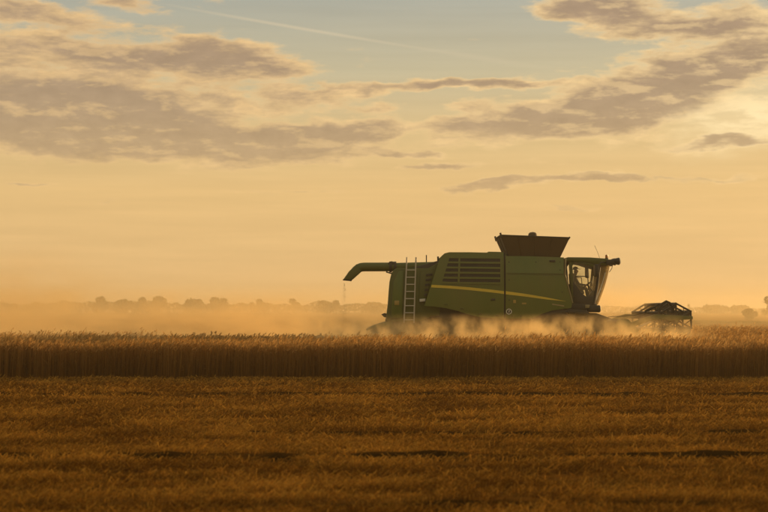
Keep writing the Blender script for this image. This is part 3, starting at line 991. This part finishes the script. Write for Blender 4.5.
# seat and wheel
seat = empty('seat', (0, 0, 0), cab)
prism('seat_cushion', poly([(570.5, 291.5), (583, 290.5), (584, 294), (570.5, 296)], 0), -0.26, 0.26, 'seat_fabric', seat, 0.04)
prism('seat_back', poly([(569.2, 273.5), (573.6, 273.2), (576.2, 291.5), (570.6, 293.5)], 0), -0.25, 0.25, 'seat_fabric', seat, 0.04)
prism('headrest', poly([(569.4, 268.2), (572.0, 268.0), (572.4, 273.2), (569.7, 273.6)], 0), -0.14, 0.14, 'seat_fabric', seat, 0.03)
prism('seat_base', poly([(572, 296), (580, 295), (580, 304), (572, 304)], 0), -0.18, 0.18, 'dark_steel', seat, 0.02)
sw = empty('steering_wheel', (0, 0, 0), cab)
sc_ = Vector(SP(587.2, 284.6, 0))
tilt = Matrix.Rotation(R(-38), 3, 'Y')
tube('wheel_rim', [sc_ + tilt @ Vector((0.20 * math.cos(a), 0.20 * math.sin(a), 0)) for a in [2 * math.pi * k / 20 for k in range(21)]], 0.018, 'black_plastic', sw, 6)
tube('steering_column', [sc_, sc_ + tilt @ Vector((0, 0, -0.35)), Vector(SP(591.5, 303, 0))], 0.035, 'black_plastic', sw, 8)
bm = bmesh.new()
for a in (0.5, 2.6, 4.7):
    add_tube(bm, [sc_, sc_ + tilt @ Vector((0.2 * math.cos(a), 0.2 * math.sin(a), 0))], 0.014, 5)
finish(bm, 'wheel_spoke', 'black_plastic', sw, True)
box('display', (S(592.6, 282, 0)[0], 0.35, S(0, 283, 0)[1]), (0.05, 0.26, 0.2), 'black_plastic', cab, 0.015)

# ---- wheels


def wheel(cx, ly, rad, width, s, lugs):
    w = empty('wheel', (0, 0, 0), cmb)
    h = width / 2
    bm = bmesh.new()
    add_lathe(bm, [(rad * .56, -h * .85), (rad * .70, -h), (rad * .90, -h * .98), (rad * .97, -h * .8), (rad * .975, 0), (rad * .97, h * .8), (rad * .90, h * .98), (rad * .70, h), (rad * .56, h * .85)], (cx, ly, rad), 'y', 40)
    for k in range(lugs):
        for sg in (-1, 1):
            a = 2 * math.pi * (k + (0.5 if sg > 0 else 0)) / lugs
            rot = Matrix.Rotation(-a, 3, 'Y') @ Matrix.Rotation(R(38 * sg), 3, 'X')
            c = Vector((cx, ly, rad)) + Matrix.Rotation(-a, 3, 'Y') @ Vector((rad * 0.985, sg * h * 0.5, 0))
            add_box(bm, c, (rad * 0.045, h * 1.05, rad * 0.05), rot)
    finish(bm, 'tyre', 'rubber', w, True)
    rm = lathe('rim', [(rad * .57, -h * .7), (rad * .54, -h * .75), (rad * .46, -h * .3), (rad * .2, -h * .25), (rad * .16, -h * .45), (rad * .02, -h * .48)] if s < 0 else
               [(rad * .57, h * .7), (rad * .54, h * .75), (rad * .46, h * .3), (rad * .2, h * .25), (rad * .16, h * .45), (rad * .02, h * .48)], (cx, ly, rad), 'yellow_paint', w, 'y', 32)
    for k in range(8):
        a = 2 * math.pi * k / 8
        lathe('wheel_nut', [(0.02, 0), (0.02, s * 0.03)], (cx + rad * .3 * math.cos(a), ly + s * (h * .27), rad + rad * .3 * math.sin(a)), 'bare_steel', rm, 'y', 6)


fx = S(553, 0, -1.3)[0]; rx = S(425, 0, -1.2)[0]
for s in (-1, 1):
    wheel(fx, s * 1.18, 0.95, 0.68, s, 18)
    wheel(rx, s * 1.10, 0.72, 0.45, s, 14)
tube('front_axle', [(fx, -1.1, 0.95), (fx, 1.1, 0.95)], 0.16, 'dark_steel', cmb, 12)
tube('rear_axle', [(rx, -1.0, 0.72), (rx, 1.0, 0.72)], 0.11, 'dark_steel', cmb, 10)
# cab ladder and front fender, dim under the cab
prism('front_fender', poly([(531, 319), (538, 314), (548, 311), (560, 309.6), (572, 309.2), (586, 310.5), (590, 313), (586, 314.5), (572, 312.6), (556, 313.4), (543, 317), (534, 321.5)], -1.5), -1.52, -0.8, 'dark_steel', cmb, 0.015)
cl = empty('cab_steps', (0, 0, 0), cmb)
for px in (574.5, 586.5):
    tube('step_rail', [SP(px, 310, -1.35), SP(px - 1.2, 338, -1.62)], 0.03, 'dark_steel', cl, 6)
for t in (0.25, 0.55, 0.85):
    x0_, z0_ = S(574.5 - 1.2 * t, 310 + 28 * t, -1.35 - 0.27 * t); x1_, _ = S(586.5 - 1.2 * t, 0, -1.35)
    box('step_tread', ((x0_ + x1_) / 2, -1.35 - 0.27 * t, z0_), (x1_ - x0_, 0.16, 0.04), 'dark_steel', cl, 0.006)

# ---- feeder house and header
prism('feeder_house', [S(566, 312, 0), S(594, 313, 0), S(612, 319.5, 0), S(624, 326, 0), S(625, 346, 0), S(612, 348, 0), S(566, 330, 0)], -0.72, 0.72, 'dark_steel', cmb, 0.04)
hd = empty('header', (0, 0, 0), cmb)
HN = 3.75
def H(px, py): return S(px, py, -HN)
xw = H(618, 0)[0]
# back wall with its top beam, floor, cutter bar
back = [H(616, 322), H(620.5, 319.4), H(627, 319.6), H(631, 322.5), H(633, 330), H(634, 348), H(640, 352), H(640, 354), H(616, 352), H(614.5, 334)]
prism('header_back', back, -HN + 0.05, HN - 0.05, 'dark_steel', hd, 0.02)
xt, zt = H(623, 323)
tube('top_beam', [(xt, -HN, zt), (xt, HN, zt)], 0.13, 'green_dull', hd, 8)
xk = H(668, 0)[0]
box('header_floor', ((xw + xk) / 2 + 0.2, 0, 0.16), (xk - xw - 0.2, HN * 2 - 0.1, 0.03), 'bare_steel', hd, 0)
box('cutter_bar', (xk + 0.1, 0, 0.15), (0.10, HN * 2 - 0.05, 0.05), 'dark_steel', hd, 0.005)
bm = bmesh.new()
for k in range(98):
    yk = -HN + 0.1 + k * 0.0762
    v = [bm.verts.new(p) for p in ((xk + 0.14, yk - 0.03, 0.15), (xk + 0.14, yk + 0.03, 0.15), (xk + 0.28, yk, 0.14), (xk + 0.14, yk, 0.18))]
    bm.faces.new((v[0], v[1], v[2])); bm.faces.new((v[0], v[2], v[3])); bm.faces.new((v[1], v[3], v[2])); bm.faces.new((v[0], v[3], v[1]))
kg = finish(bm, 'knife_guards', 'bare_steel', hd); kg['kind'] = 'stuff'
for s in (-1, 1):
    # end sheet with pointed crop divider
    es = [H(612.5, 345), H(613.5, 329), H(617, 321), H(621, 318.8), H(628, 319.2), H(632, 323), H(640, 331), H(655, 341), H(680, 349), H(708, 355), H(706, 358), H(640, 358), H(614, 356)]
    bm = bmesh.new(); add_prism(bm, es, s * HN, s * (HN + 0.04))
    finish(bm, 'end_sheet', 'green_dull', hd, True, 0.01)
    # reel arm with lift ram
    arm0, arm1, arm2 = H(632, 324.2), H(655, 316.6), H(679, 318.4)
    yy = s * (HN - 0.06)
    bm = bmesh.new(); add_prism(bm, [H(631, 322.6), H(645, 317.6), H(655, 314.4), H(664, 314.8), H(693, 316.2), H(693, 319.4), H(676, 320.2), H(658, 319.4), H(646, 322.2), H(634, 327)], yy - 0.05, yy + 0.05)
    finish(bm, 'reel_arm', 'green_dull', hd, True, 0.015)
    a0, a1 = H(636, 329), H(655, 319.6)
    tube('lift_ram', [(a0[0], yy, a0[1]), ((a0[0] + a1[0]) / 2, yy, (a0[1] + a1[1]) / 2), (a1[0], yy, a1[1])], [0.045, 0.045, 0.028], 'bare_steel', hd, 8)
# table auger with flighting
xA, zA = xw + 0.75, 0.52
tube('table_auger', [(xA, -HN + 0.1, zA), (xA, HN - 0.1, zA)], 0.2, 'dark_steel', hd, 16)
bm = bmesh.new()
for sg in (-1, 1):
    prev = None
    for k in range(121):
        a = sg * k * 2 * math.pi / 20
        yk = sg * (HN - 0.12 - (HN - 0.9) * k / 120)
        p = [bm.verts.new((xA + r * math.cos(a), yk, zA + r * math.sin(a))) for r in (0.2, 0.31)]
        if prev: bm.faces.new((prev[0], prev[1], p[1], p[0]))
        prev = p
finish(bm, 'auger_flight', 'bare_steel', hd, True)
# reel: six tine bars carried by hexagonal spiders
cx, cz = H(677.2, 320.2)
RR = 0.60
hexa = [R(92 + 60 * k) for k in range(6)]
tube('reel_shaft', [(cx, -HN + 0.1, cz), (cx, HN - 0.1, cz)], 0.065, 'green_dull', hd, 10)
for yy in (-HN + 0.14, -1.9, 0.0, 1.9, HN - 0.14):
    bm = bmesh.new()
    vs = [Vector((cx + RR * math.cos(a), yy, cz + RR * math.sin(a))) for a in hexa]
    for k in range(6):
        add_tube(bm, [vs[k], vs[(k + 1) % 6]], 0.036, 6)
        add_tube(bm, [Vector((cx, yy, cz)), vs[k]], 0.034, 6)
        mid = (vs[k] + vs[(k + 1) % 6]) / 2
        add_tube(bm, [Vector((cx, yy, cz)).lerp(vs[k], 0.55), mid], 0.015, 5)
    add_lathe(bm, [(0.12, -0.03), (0.12, 0.03)], (cx, yy, cz), 'y', 14)
    finish(bm, 'reel_spider', 'dark_steel', hd, True)
for k, a in enumerate(hexa):
    bm = bmesh.new()
    bxx, bzz = cx + RR * math.cos(a), cz + RR * math.sin(a)
    add_tube(bm, [(bxx, -HN + 0.12, bzz), (bxx, HN - 0.12, bzz)], 0.042, 6)
    yk = -HN + 0.2
    while yk < HN - 0.2:
        add_tube(bm, [(bxx, yk, bzz), (bxx - 0.02, yk, bzz - 0.12), (bxx - 0.07, yk, bzz - 0.25)], 0.011, 4, False)
        yk += 0.11
    finish(bm, 'tine_bar', 'dark_steel', hd, True)
# hoses and hood loop above the reel arm
def hose(pts, r):
    tube('hydraulic_hose', [SP(a, b, l) for a, b, l in pts], r, 'rubber', hd, 6)
hose([(657.5, 316, -3.6), (659.6, 309, -3.6), (662.6, 303.6, -3.6), (666.2, 301.4, -3.6), (669.6, 303, -3.6), (672.2, 306.8, -3.6), (674, 312, -3.6)], 0.05)
hose([(643, 316, -2.2), (646, 311.0, -2.2), (651, 308.3, -2.2), (655.2, 307.0, -2.2), (656.4, 312, -2.2), (656.6, 316, -2.2)], 0.045)
hose([(608, 317, -0.9), (616, 316.4, -1.2), (624, 316.2, -1.6), (634, 315.4, -2.2), (646, 312.6, -2.6)], 0.012)

# ------------------------------------------------------------------ driver


def make_driver():
    # joints in machine coordinates, seated on the centre line facing +x
    hip = Vector(SP(574.4, 290.2, 0)) + Vector((0, 0, 0.03))
    J = {'hip': hip, 'waist': hip + Vector((-0.02, 0, 0.20)), 'chest': hip + Vector((0.0, 0, 0.40)), 'neck': hip + Vector((0.02, 0, 0.54)),
         'chin': hip + Vector((0.05, 0, 0.62)), 'head': hip + Vector((0.045, 0, 0.72)), 'crown': hip + Vector((0.03, 0, 0.80))}
    rad = {'hip': 0.15, 'waist': 0.135, 'chest': 0.15, 'neck': 0.055, 'chin': 0.07, 'head': 0.092, 'crown': 0.06}
    E = [('hip', 'waist'), ('waist', 'chest'), ('chest', 'neck'), ('neck', 'chin'), ('chin', 'head'), ('head', 'crown')]
    for s, n in ((-1, 'r'), (1, 'l')):
        J['sh' + n] = hip + Vector((0.0, s * 0.19, 0.44)); rad['sh' + n] = 0.065
        J['el' + n] = hip + Vector((0.14, s * 0.25, 0.20)); rad['el' + n] = 0.045
        J['wr' + n] = Vector(SP(585.6, 285.2, 0)) + Vector((-0.04, s * 0.17, 0.0)); rad['wr' + n] = 0.032
        J['pa' + n] = J['wr' + n] + Vector((0.06, -s * 0.005, 0.015)); rad['pa' + n] = 0.036
        J['kn' + n] = hip + Vector((0.44, s * 0.13, 0.06)); rad['kn' + n] = 0.068
        J['an' + n] = hip + Vector((0.52, s * 0.13, -0.36)); rad['an' + n] = 0.045
        J['to' + n] = hip + Vector((0.68, s * 0.14, -0.42)); rad['to' + n] = 0.035
        E += [('chest', 'sh' + n), ('sh' + n, 'el' + n), ('el' + n, 'wr' + n), ('wr' + n, 'pa' + n), ('hip', 'kn' + n), ('kn' + n, 'an' + n), ('an' + n, 'to' + n)]
        for f in range(4):
            a = 'f%d%s' % (f, n); b = 'g%d%s' % (f, n)
            base = J['pa' + n] + Vector((0.03, s * (0.03 - 0.02 * f), 0.01))
            J[a] = base + Vector((0.02, 0, 0.012)); rad[a] = 0.010
            J[b] = base + Vector((0.035, 0, -0.02)); rad[b] = 0.009
            E += [('pa' + n, a), (a, b)]
        J['th' + n] = J['pa' + n] + Vector((0.01, -s * 0.045, 0.02)); rad['th' + n] = 0.011
        E += [('wr' + n, 'th' + n)]
    J['nose'] = J['head'] + Vector((0.10, 0, -0.035)); rad['nose'] = 0.016
    E += [('head', 'nose')]
    names = list(J)
    me = bpy.data.meshes.new('person')
    root = Vector(ROOT)
    base = J['hip'].copy()
    me.from_pydata([J[n] - base for n in names], [(names.index(a), names.index(b)) for a, b in E], [])
    o = link('person', me)
    o.location = base + root
    sk = o.modifiers.new('skin', 'SKIN')
    for i, n in enumerate(names):
        v = me.skin_vertices[0].data[i]
        v.radius = (rad[n], rad[n]); v.use_root = (n == 'hip')
    sb = o.modifiers.new('sub', 'SUBSURF'); sb.levels = 1; sb.render_levels = 1
    dg = bpy.context.evaluated_depsgraph_get()
    m2 = bpy.data.meshes.new_from_object(o.evaluated_get(dg))
    o.modifiers.clear(); o.data = m2
    m2.materials.clear()
    m2.materials.append(MATS['work_shirt']); m2.materials.append(MATS['skin'])
    wl = [J['wrl'] - base, J['wrr'] - base]
    for p in m2.polygons:
        p.use_smooth = True
        c = p.center
        head_ = c.z > 0.565
        hand_ = min((c - w).length for w in wl) < 0.13 and c.x > wl[0].x - 0.005
        p.material_index = 1 if (head_ or hand_) else 0
    tag(o, 'person in dark clothes sitting at the steering wheel inside the cab', 'person')
    bm = bmesh.new()
    hc = J['head'] - base + Vector((-0.004, 0, 0.045))
    bmesh.ops.create_uvsphere(bm, u_segments=16, v_segments=10, radius=0.108)
    for v in list(bm.verts):
        if v.co.z < -0.01: v.co.z = -0.01 + (v.co.z + 0.01) * 0.15
        if v.co.x > 0.03 and v.co.z < 0.03: v.co.z = max(v.co.z, 0.012)
        v.co += hc
    add_prism(bm, [(hc.x + 0.08, hc.z + 0.015), (hc.x + 0.18, hc.z - 0.005), (hc.x + 0.18, hc.z + 0.004), (hc.x + 0.08, hc.z + 0.035)], -0.07, 0.07)
    finish(bm, 'cap', 'seat_fabric', o, True)


make_driver()

# ------------------------------------------------------------------ straw behind the machine, grain trickling from the spout


def make_windrow():
    n = 14000
    t = RNG.random(n) ** 0.75
    x0 = S(388, 0)[0] + ROOT[0]
    x = x0 - t * 26
    hgt = 0.5 + 0.65 * np.exp(-t * 26 / 1.3)
    a = RNG.normal(0, 0.5, n)
    y = YC + a * 0.95
    z = hgt * np.exp(-(a ** 2) * 1.2) * RNG.uniform(0.2, 1.0, n)
    V, Q, T, A = blades(x, y, z, RNG.uniform(0.15, 0.35, n), RNG.uniform(0.012, 0.03, n), RNG.uniform(0.6, 1.6, n), RNG.uniform(0, 6.28, n), RNG.normal(0, 0.3, n), RNG.beta(2, 3, n), 0.5)
    o = link('straw_windrow', np_mesh('straw_windrow', V, Q, T, A), 'stubble_straw')
    tag(o, 'loose straw thrown out behind the harvester', 'straw', kind='stuff')


make_windrow()


def make_trickle():
    n = 160
    xs, zs = S(344.2, 281, -1.05)
    bm = bmesh.new()
    for k in range(n):
        f = random.random()
        c = Vector((xs + ROOT[0] + random.gauss(0, 0.025 + 0.03 * f), YC - 1.05 + random.gauss(0, 0.05), zs - 0.05 - f * (zs - 0.9)))
        r = bmesh.ops.create_icosphere(bm, subdivisions=1, radius=0.006)
        bmesh.ops.transform(bm, matrix=Matrix.Translation(c) @ Matrix.Diagonal((1, 1, 2.2, 1)), verts=r['verts'])
    o = finish(bm, 'grain_trickle', 'pale_trim', None)
    tag(o, 'thin trickle of grain falling from the end of the auger spout', 'grain', kind='stuff')


make_trickle()

# ------------------------------------------------------------------ far trees


def leaf_cloud(centres, radii, per, size):
    cs, P = [], []
    for c, r in zip(centres, radii):
        d = RNG.normal(0, 1, (per, 3)); d /= np.linalg.norm(d, axis=1)[:, None]
        P.append(np.array(c) + d * (np.array(r) * RNG.uniform(0.35, 1.0, (per, 1)) ** 0.6))
    P = np.concatenate(P); n = len(P)
    u = RNG.normal(0, 1, (n, 3)); u /= np.linalg.norm(u, axis=1)[:, None]
    w = np.cross(u, RNG.normal(0, 1, (n, 3))); w /= np.linalg.norm(w, axis=1)[:, None]
    sz = size * RNG.uniform(0.6, 1.4, (n, 1))
    V = np.stack([P - u * sz, P + w * sz * 0.6, P + u * sz, P - w * sz * 0.6], 1).reshape(-1, 3)
    Q = np.arange(n * 4).reshape(-1, 4)
    return V, Q, np.repeat(RNG.random(n), 4), np.tile([0, .5, 1, .5], n)


def tree(px, top, Y, wpx, label, group, trunk=0.3, base=0.0, lobes=9, name='tree', cat='tree'):
    x = (px - 384) * Y / FPX
    h = EYE + (HZ - top) * Y / FPX
    w = wpx * Y / FPX / 2 * random.uniform(1.1, 1.4)
    o = empty(name, (x, Y, 0))
    tag(o, label, cat, group)
    bm = bmesh.new()
    tr = max(0.06, h * 0.03)
    add_tube(bm, [(0, 0, -0.05), (0.05 * h * 0.1, 0, h * 0.35), (0.02 * h, 0.02 * h, h * 0.8)], [tr * 1.3, tr, tr * 0.3], 7)
    for k in range(6):
        a = k * 2.4 + random.random(); hh = h * random.uniform(0.3, 0.6)
        add_tube(bm, [(0, 0, hh), (math.cos(a) * w * 0.4, math.sin(a) * w * 0.4, hh + h * 0.14), (math.cos(a) * w * 0.75, math.sin(a) * w * 0.75, hh + h * 0.2)], [tr * .6, tr * .4, tr * .12], 5)
    finish(bm, 'trunk', 'bark', o, True)
    cs, rs = [], []
    for k in range(lobes):
        a = random.uniform(0, 6.28); q = random.uniform(0.1, 0.78); zz = random.uniform(trunk + 0.1, 0.88 - 0.55 * q * q)
        env = math.sin(math.pi * min(1, max(0.12, (zz - trunk * 0.6) / (1.05 - trunk * 0.6)))) ** 0.6
        cs.append((math.cos(a) * q * w * env, math.sin(a) * q * w * env, zz * h))
        r = random.uniform(0.20, 0.40) * w
        rs.append((r, r, min(r * 0.9, h * (1.0 - zz) + 0.05 * h)))
    cs.append((random.uniform(-.25, .25) * w, 0, h * 0.84)); rs.append((w * 0.3, w * 0.3, h * 0.16))
    V, Q, T, A = leaf_cloud(cs, rs, 170, max(0.12, w * 0.075))
    link('crown', np_mesh('crown', V, Q, T, A), 'leaf_far', o)
    return o


G = 'trees in the hazy far treeline'
tree(36, 302.0, 820, 20, 'low faint tree nearest the left edge of the treeline, almost lost in dust', G, 0.15)
tree(62, 301.5, 800, 26, 'small faint tree at the far left, left of the first tall rounded tree', G, 0.15)
tree(99, 297.0, 780, 24, 'first tall rounded tree of the hazy treeline, counted from the left', G, 0.2)
tree(124, 299.8, 800, 22, 'low round tree between the first tall tree and the widest paired crowns', G, 0.15)
tree(143, 297.6, 790, 22, 'left one of the two joined wide crowns left of the middle treeline', G, 0.15)
tree(156, 296.4, 770, 24, 'right, taller one of the two joined wide crowns in the treeline', G, 0.15)
tree(195, 299.2, 800, 26, 'broad tree left of the flat-topped one in the middle of the treeline', G, 0.15)
tree(217, 297.9, 790, 26, 'wide flat-topped tree near the middle of the left treeline', G, 0.15)
tree(243, 302.2, 760, 9, 'tiny tree just left of the dense domed tree', G, 0.15, lobes=6)
tree(259, 298.8, 740, 19, 'dense domed tree standing alone left of the small ball-shaped tree', G, 0.2)
tree(293, 298.6, 740, 14, 'small ball-shaped tree standing clear below the auger spout side', G, 0.3)
tree(324, 301.2, 770, 18, 'low tree left of the falling grain, joined to a taller one', G, 0.15)
tree(336, 300.0, 770, 14, 'slim taller tree right beside the falling grain', G, 0.2)
tree(374, 302.5, 790, 24, 'faint tree just behind the rear of the harvester', G, 0.15)
G2 = 'trees and bushes at the hazy right side'
tree(748, 308.8, 330, 17, 'round dark bush in the field at the right, below the treeline', G2, 0.02, lobes=10, name='bush', cat='bush')
tree(769, 296.0, 420, 16, 'tall dark tree cut off by the right edge of the view', G2, 0.1)
tree(689, 303.6, 900, 6, 'tiny upright tree right above the header reel', G2, 0.1, lobes=5)
tree(712, 305.4, 900, 30, 'low wide tree on the far right horizon, left half of the line', G2, 0.05)
tree(741, 306.0, 880, 26, 'low wide tree on the far right horizon, above the round bush', G2, 0.05)


def hedge(x0, x1, Y, top, depth, n, label):
    xa, xb = (x0 - 384) * Y / FPX, (x1 - 384) * Y / FPX
    h = EYE + (HZ - top) * Y / FPX
    x = RNG.uniform(xa, xb, n)
    hx = h * (0.55 + 0.45 * vnoise(x * 40 / Y * 2, x * 0 + Y) + 0.2 * vnoise(x * 40 / Y * 9, x * 0 + Y))
    P = np.stack([x, Y + RNG.uniform(-depth, depth, n), RNG.random(n) ** 0.7 * hx], -1)
    u = RNG.normal(0, 1, (n, 3)); u /= np.linalg.norm(u, axis=1)[:, None]
    w = np.cross(u, RNG.normal(0, 1, (n, 3))); w /= np.linalg.norm(w, axis=1)[:, None]
    sz = h * 0.10 * RNG.uniform(0.6, 1.4, (n, 1))
    V = np.stack([P - u * sz, P + w * sz * 0.6, P + u * sz, P - w * sz * 0.6], 1).reshape(-1, 3)
    V[:, 2] = np.maximum(V[:, 2], 0)
    o = link('hedge', np_mesh('hedge', V, np.arange(n * 4).reshape(-1, 4), np.repeat(RNG.random(n), 4), np.tile([0, .5, 1, .5], n)), 'leaf_far')
    tag(o, label, 'hedge', kind='stuff')


hedge(-60, 400, 830, 302.6, 4, 11000, 'long low hedge joining the hazy trees at the left')
hedge(600, 860, 930, 306.8, 4, 6000, 'far low hedge along the right horizon')
hedge(688, 860, 235, 320.0, 2.5, 5000, 'low weedy strip in the field at the right, beside the round bush')

# ------------------------------------------------------------------ dusty air
HAZE_TOP = 12.0


def volume_box(name, lo, hi, label, setup):
    bm = bmesh.new()
    add_box(bm, [(a + b) / 2 for a, b in zip(lo, hi)], [b - a for a, b in zip(lo, hi)])
    m, nt, out = nodes_of(name + '_air')
    setup(nt, out)
    if name != 'haze':
        m.cycles.volume_step_rate = 0.4
    o = finish(bm, name, m.name, None)
    tag(o, label, 'haze' if name == 'haze' else 'dust', kind='stuff')
    return o


def haze_setup(nt, out):
    v = nt.nodes.new('ShaderNodeVolumePrincipled')
    v.inputs['Color'].default_value = (0.97, 0.83, 0.56, 1)
    v.inputs['Density'].default_value = 0.0005
    v.inputs['Anisotropy'].default_value = 0.3
    nt.links.new(v.outputs[0], out.inputs['Volume'])


volume_box('haze', (-950, -120, -1.0), (950, 1420, HAZE_TOP), 'golden dusty evening haze over the whole field', haze_setup)


def dust_setup(dens, lo, hi, scale, fade_z=1.0, seed=0.0, thr=0.35):
    def f(nt, out):
        N, L = nt.nodes, nt.links
        v = N.new('ShaderNodeVolumePrincipled')
        v.inputs['Color'].default_value = (0.98, 0.74, 0.38, 1)
        v.inputs['Anisotropy'].default_value = 0.6
        geo = N.new('ShaderNodeNewGeometry')
        def mr(val, a, b, c, d):
            n = N.new('ShaderNodeMapRange'); n.interpolation_type = 'SMOOTHSTEP'
            L.new(val, n.inputs['Value'])
            for i, q in zip(('From Min', 'From Max', 'To Min', 'To Max'), (a, b, c, d)): n.inputs[i].default_value = q
            return n.outputs[0]
        def mul(a, b):
            n = N.new('ShaderNodeMath'); n.operation = 'MULTIPLY'; L.new(a, n.inputs[0])
            if isinstance(b, float): n.inputs[1].default_value = b
            else: L.new(b, n.inputs[1])
            return n.outputs[0]
        sp = N.new('ShaderNodeSeparateXYZ'); L.new(geo.outputs['Position'], sp.inputs[0])
        mp = N.new('ShaderNodeMapping'); L.new(geo.outputs['Position'], mp.inputs['Vector'])
        mp.inputs['Location'].default_value = (seed, seed * 1.7, 0); mp.inputs['Scale'].default_value = scale
        nz = N.new('ShaderNodeTexNoise'); L.new(mp.outputs[0], nz.inputs['Vector'])
        nz.inputs['Scale'].default_value = 1.0; nz.inputs['Detail'].default_value = 5; nz.inputs['Roughness'].default_value = 0.62; nz.inputs['Distortion'].default_value = 0.4
        d = mr(nz.outputs['Fac'], thr, thr + 0.35, 0.0, dens)
        ex = [(h - l) for l, h in zip(lo, hi)]
        d = mul(d, mr(sp.outputs[0], lo[0], lo[0] + ex[0] * 0.25, 0.0, 1.0)); d = mul(d, mr(sp.outputs[0], hi[0] - ex[0] * 0.25, hi[0], 1.0, 0.0))
        d = mul(d, mr(sp.outputs[1], lo[1], lo[1] + ex[1] * 0.3, 0.0, 1.0)); d = mul(d, mr(sp.outputs[1], hi[1] - ex[1] * 0.3, hi[1], 1.0, 0.0))
        d = mul(d, mr(sp.outputs[2], lo[2] + ex[2] * (1 - fade_z), hi[2], 1.0, 0.0))
        L.new(d, v.inputs['Density'])
        L.new(v.outputs[0], out.inputs['Volume'])
    return f


def dust(lo, hi, dens, scale, label, fade_z=0.9, seed=0.0, thr=0.35):
    volume_box('dust_cloud', lo, hi, label, dust_setup(dens, lo, hi, scale, fade_z, seed, thr))


dust((-34, 66, 0.05), (4, 92, 3.2), 0.42, (0.26, 0.12, 0.75), 'wide low golden dust cloud drifting over the cut ground behind the harvester', 0.95, 3.0, 0.36)
dust((-46, 94, 0.05), (-15, 124, 6.4), 0.15, (0.14, 0.1, 0.45), 'taller faint dust plume at the left edge', 0.95, 6.0, 0.34)
dust((7.2, 63.0, 0.3), (11.2, 71.0, 3.9), 0.55, (0.5, 0.4, 0.7), 'dust boiling up between the cab and the header', 0.9, 11.0, 0.40)
dust((-4.0, 52.0, 0.75), (11.4, 62.9, 1.85), 1.3, (1.7, 0.5, 1.3), 'low dust and chaff along the near side of the harvester above the crop', 0.9, 5.0, 0.42)
dust((-24.0, 52.0, 0.75), (-4.1, 62.5, 1.55), 0.42, (0.8, 0.4, 1.2), 'thin dust skimming the top of the crop at the left', 0.9, 9.0, 0.40)
dust((12.0, 70.0, 0.3), (40.0, 110.0, 3.2), 0.035, (0.2, 0.1, 0.6), 'thin dust veil over the uncut grain at the right', 0.95, 8.0, 0.3)
dust((-420, 130, 0.0), (420, 700, 10.5), 0.0010, (0.006, 0.004, 0.05), 'far bank of golden dust hanging over the field before the treeline', 0.5, 2.0, 0.2)
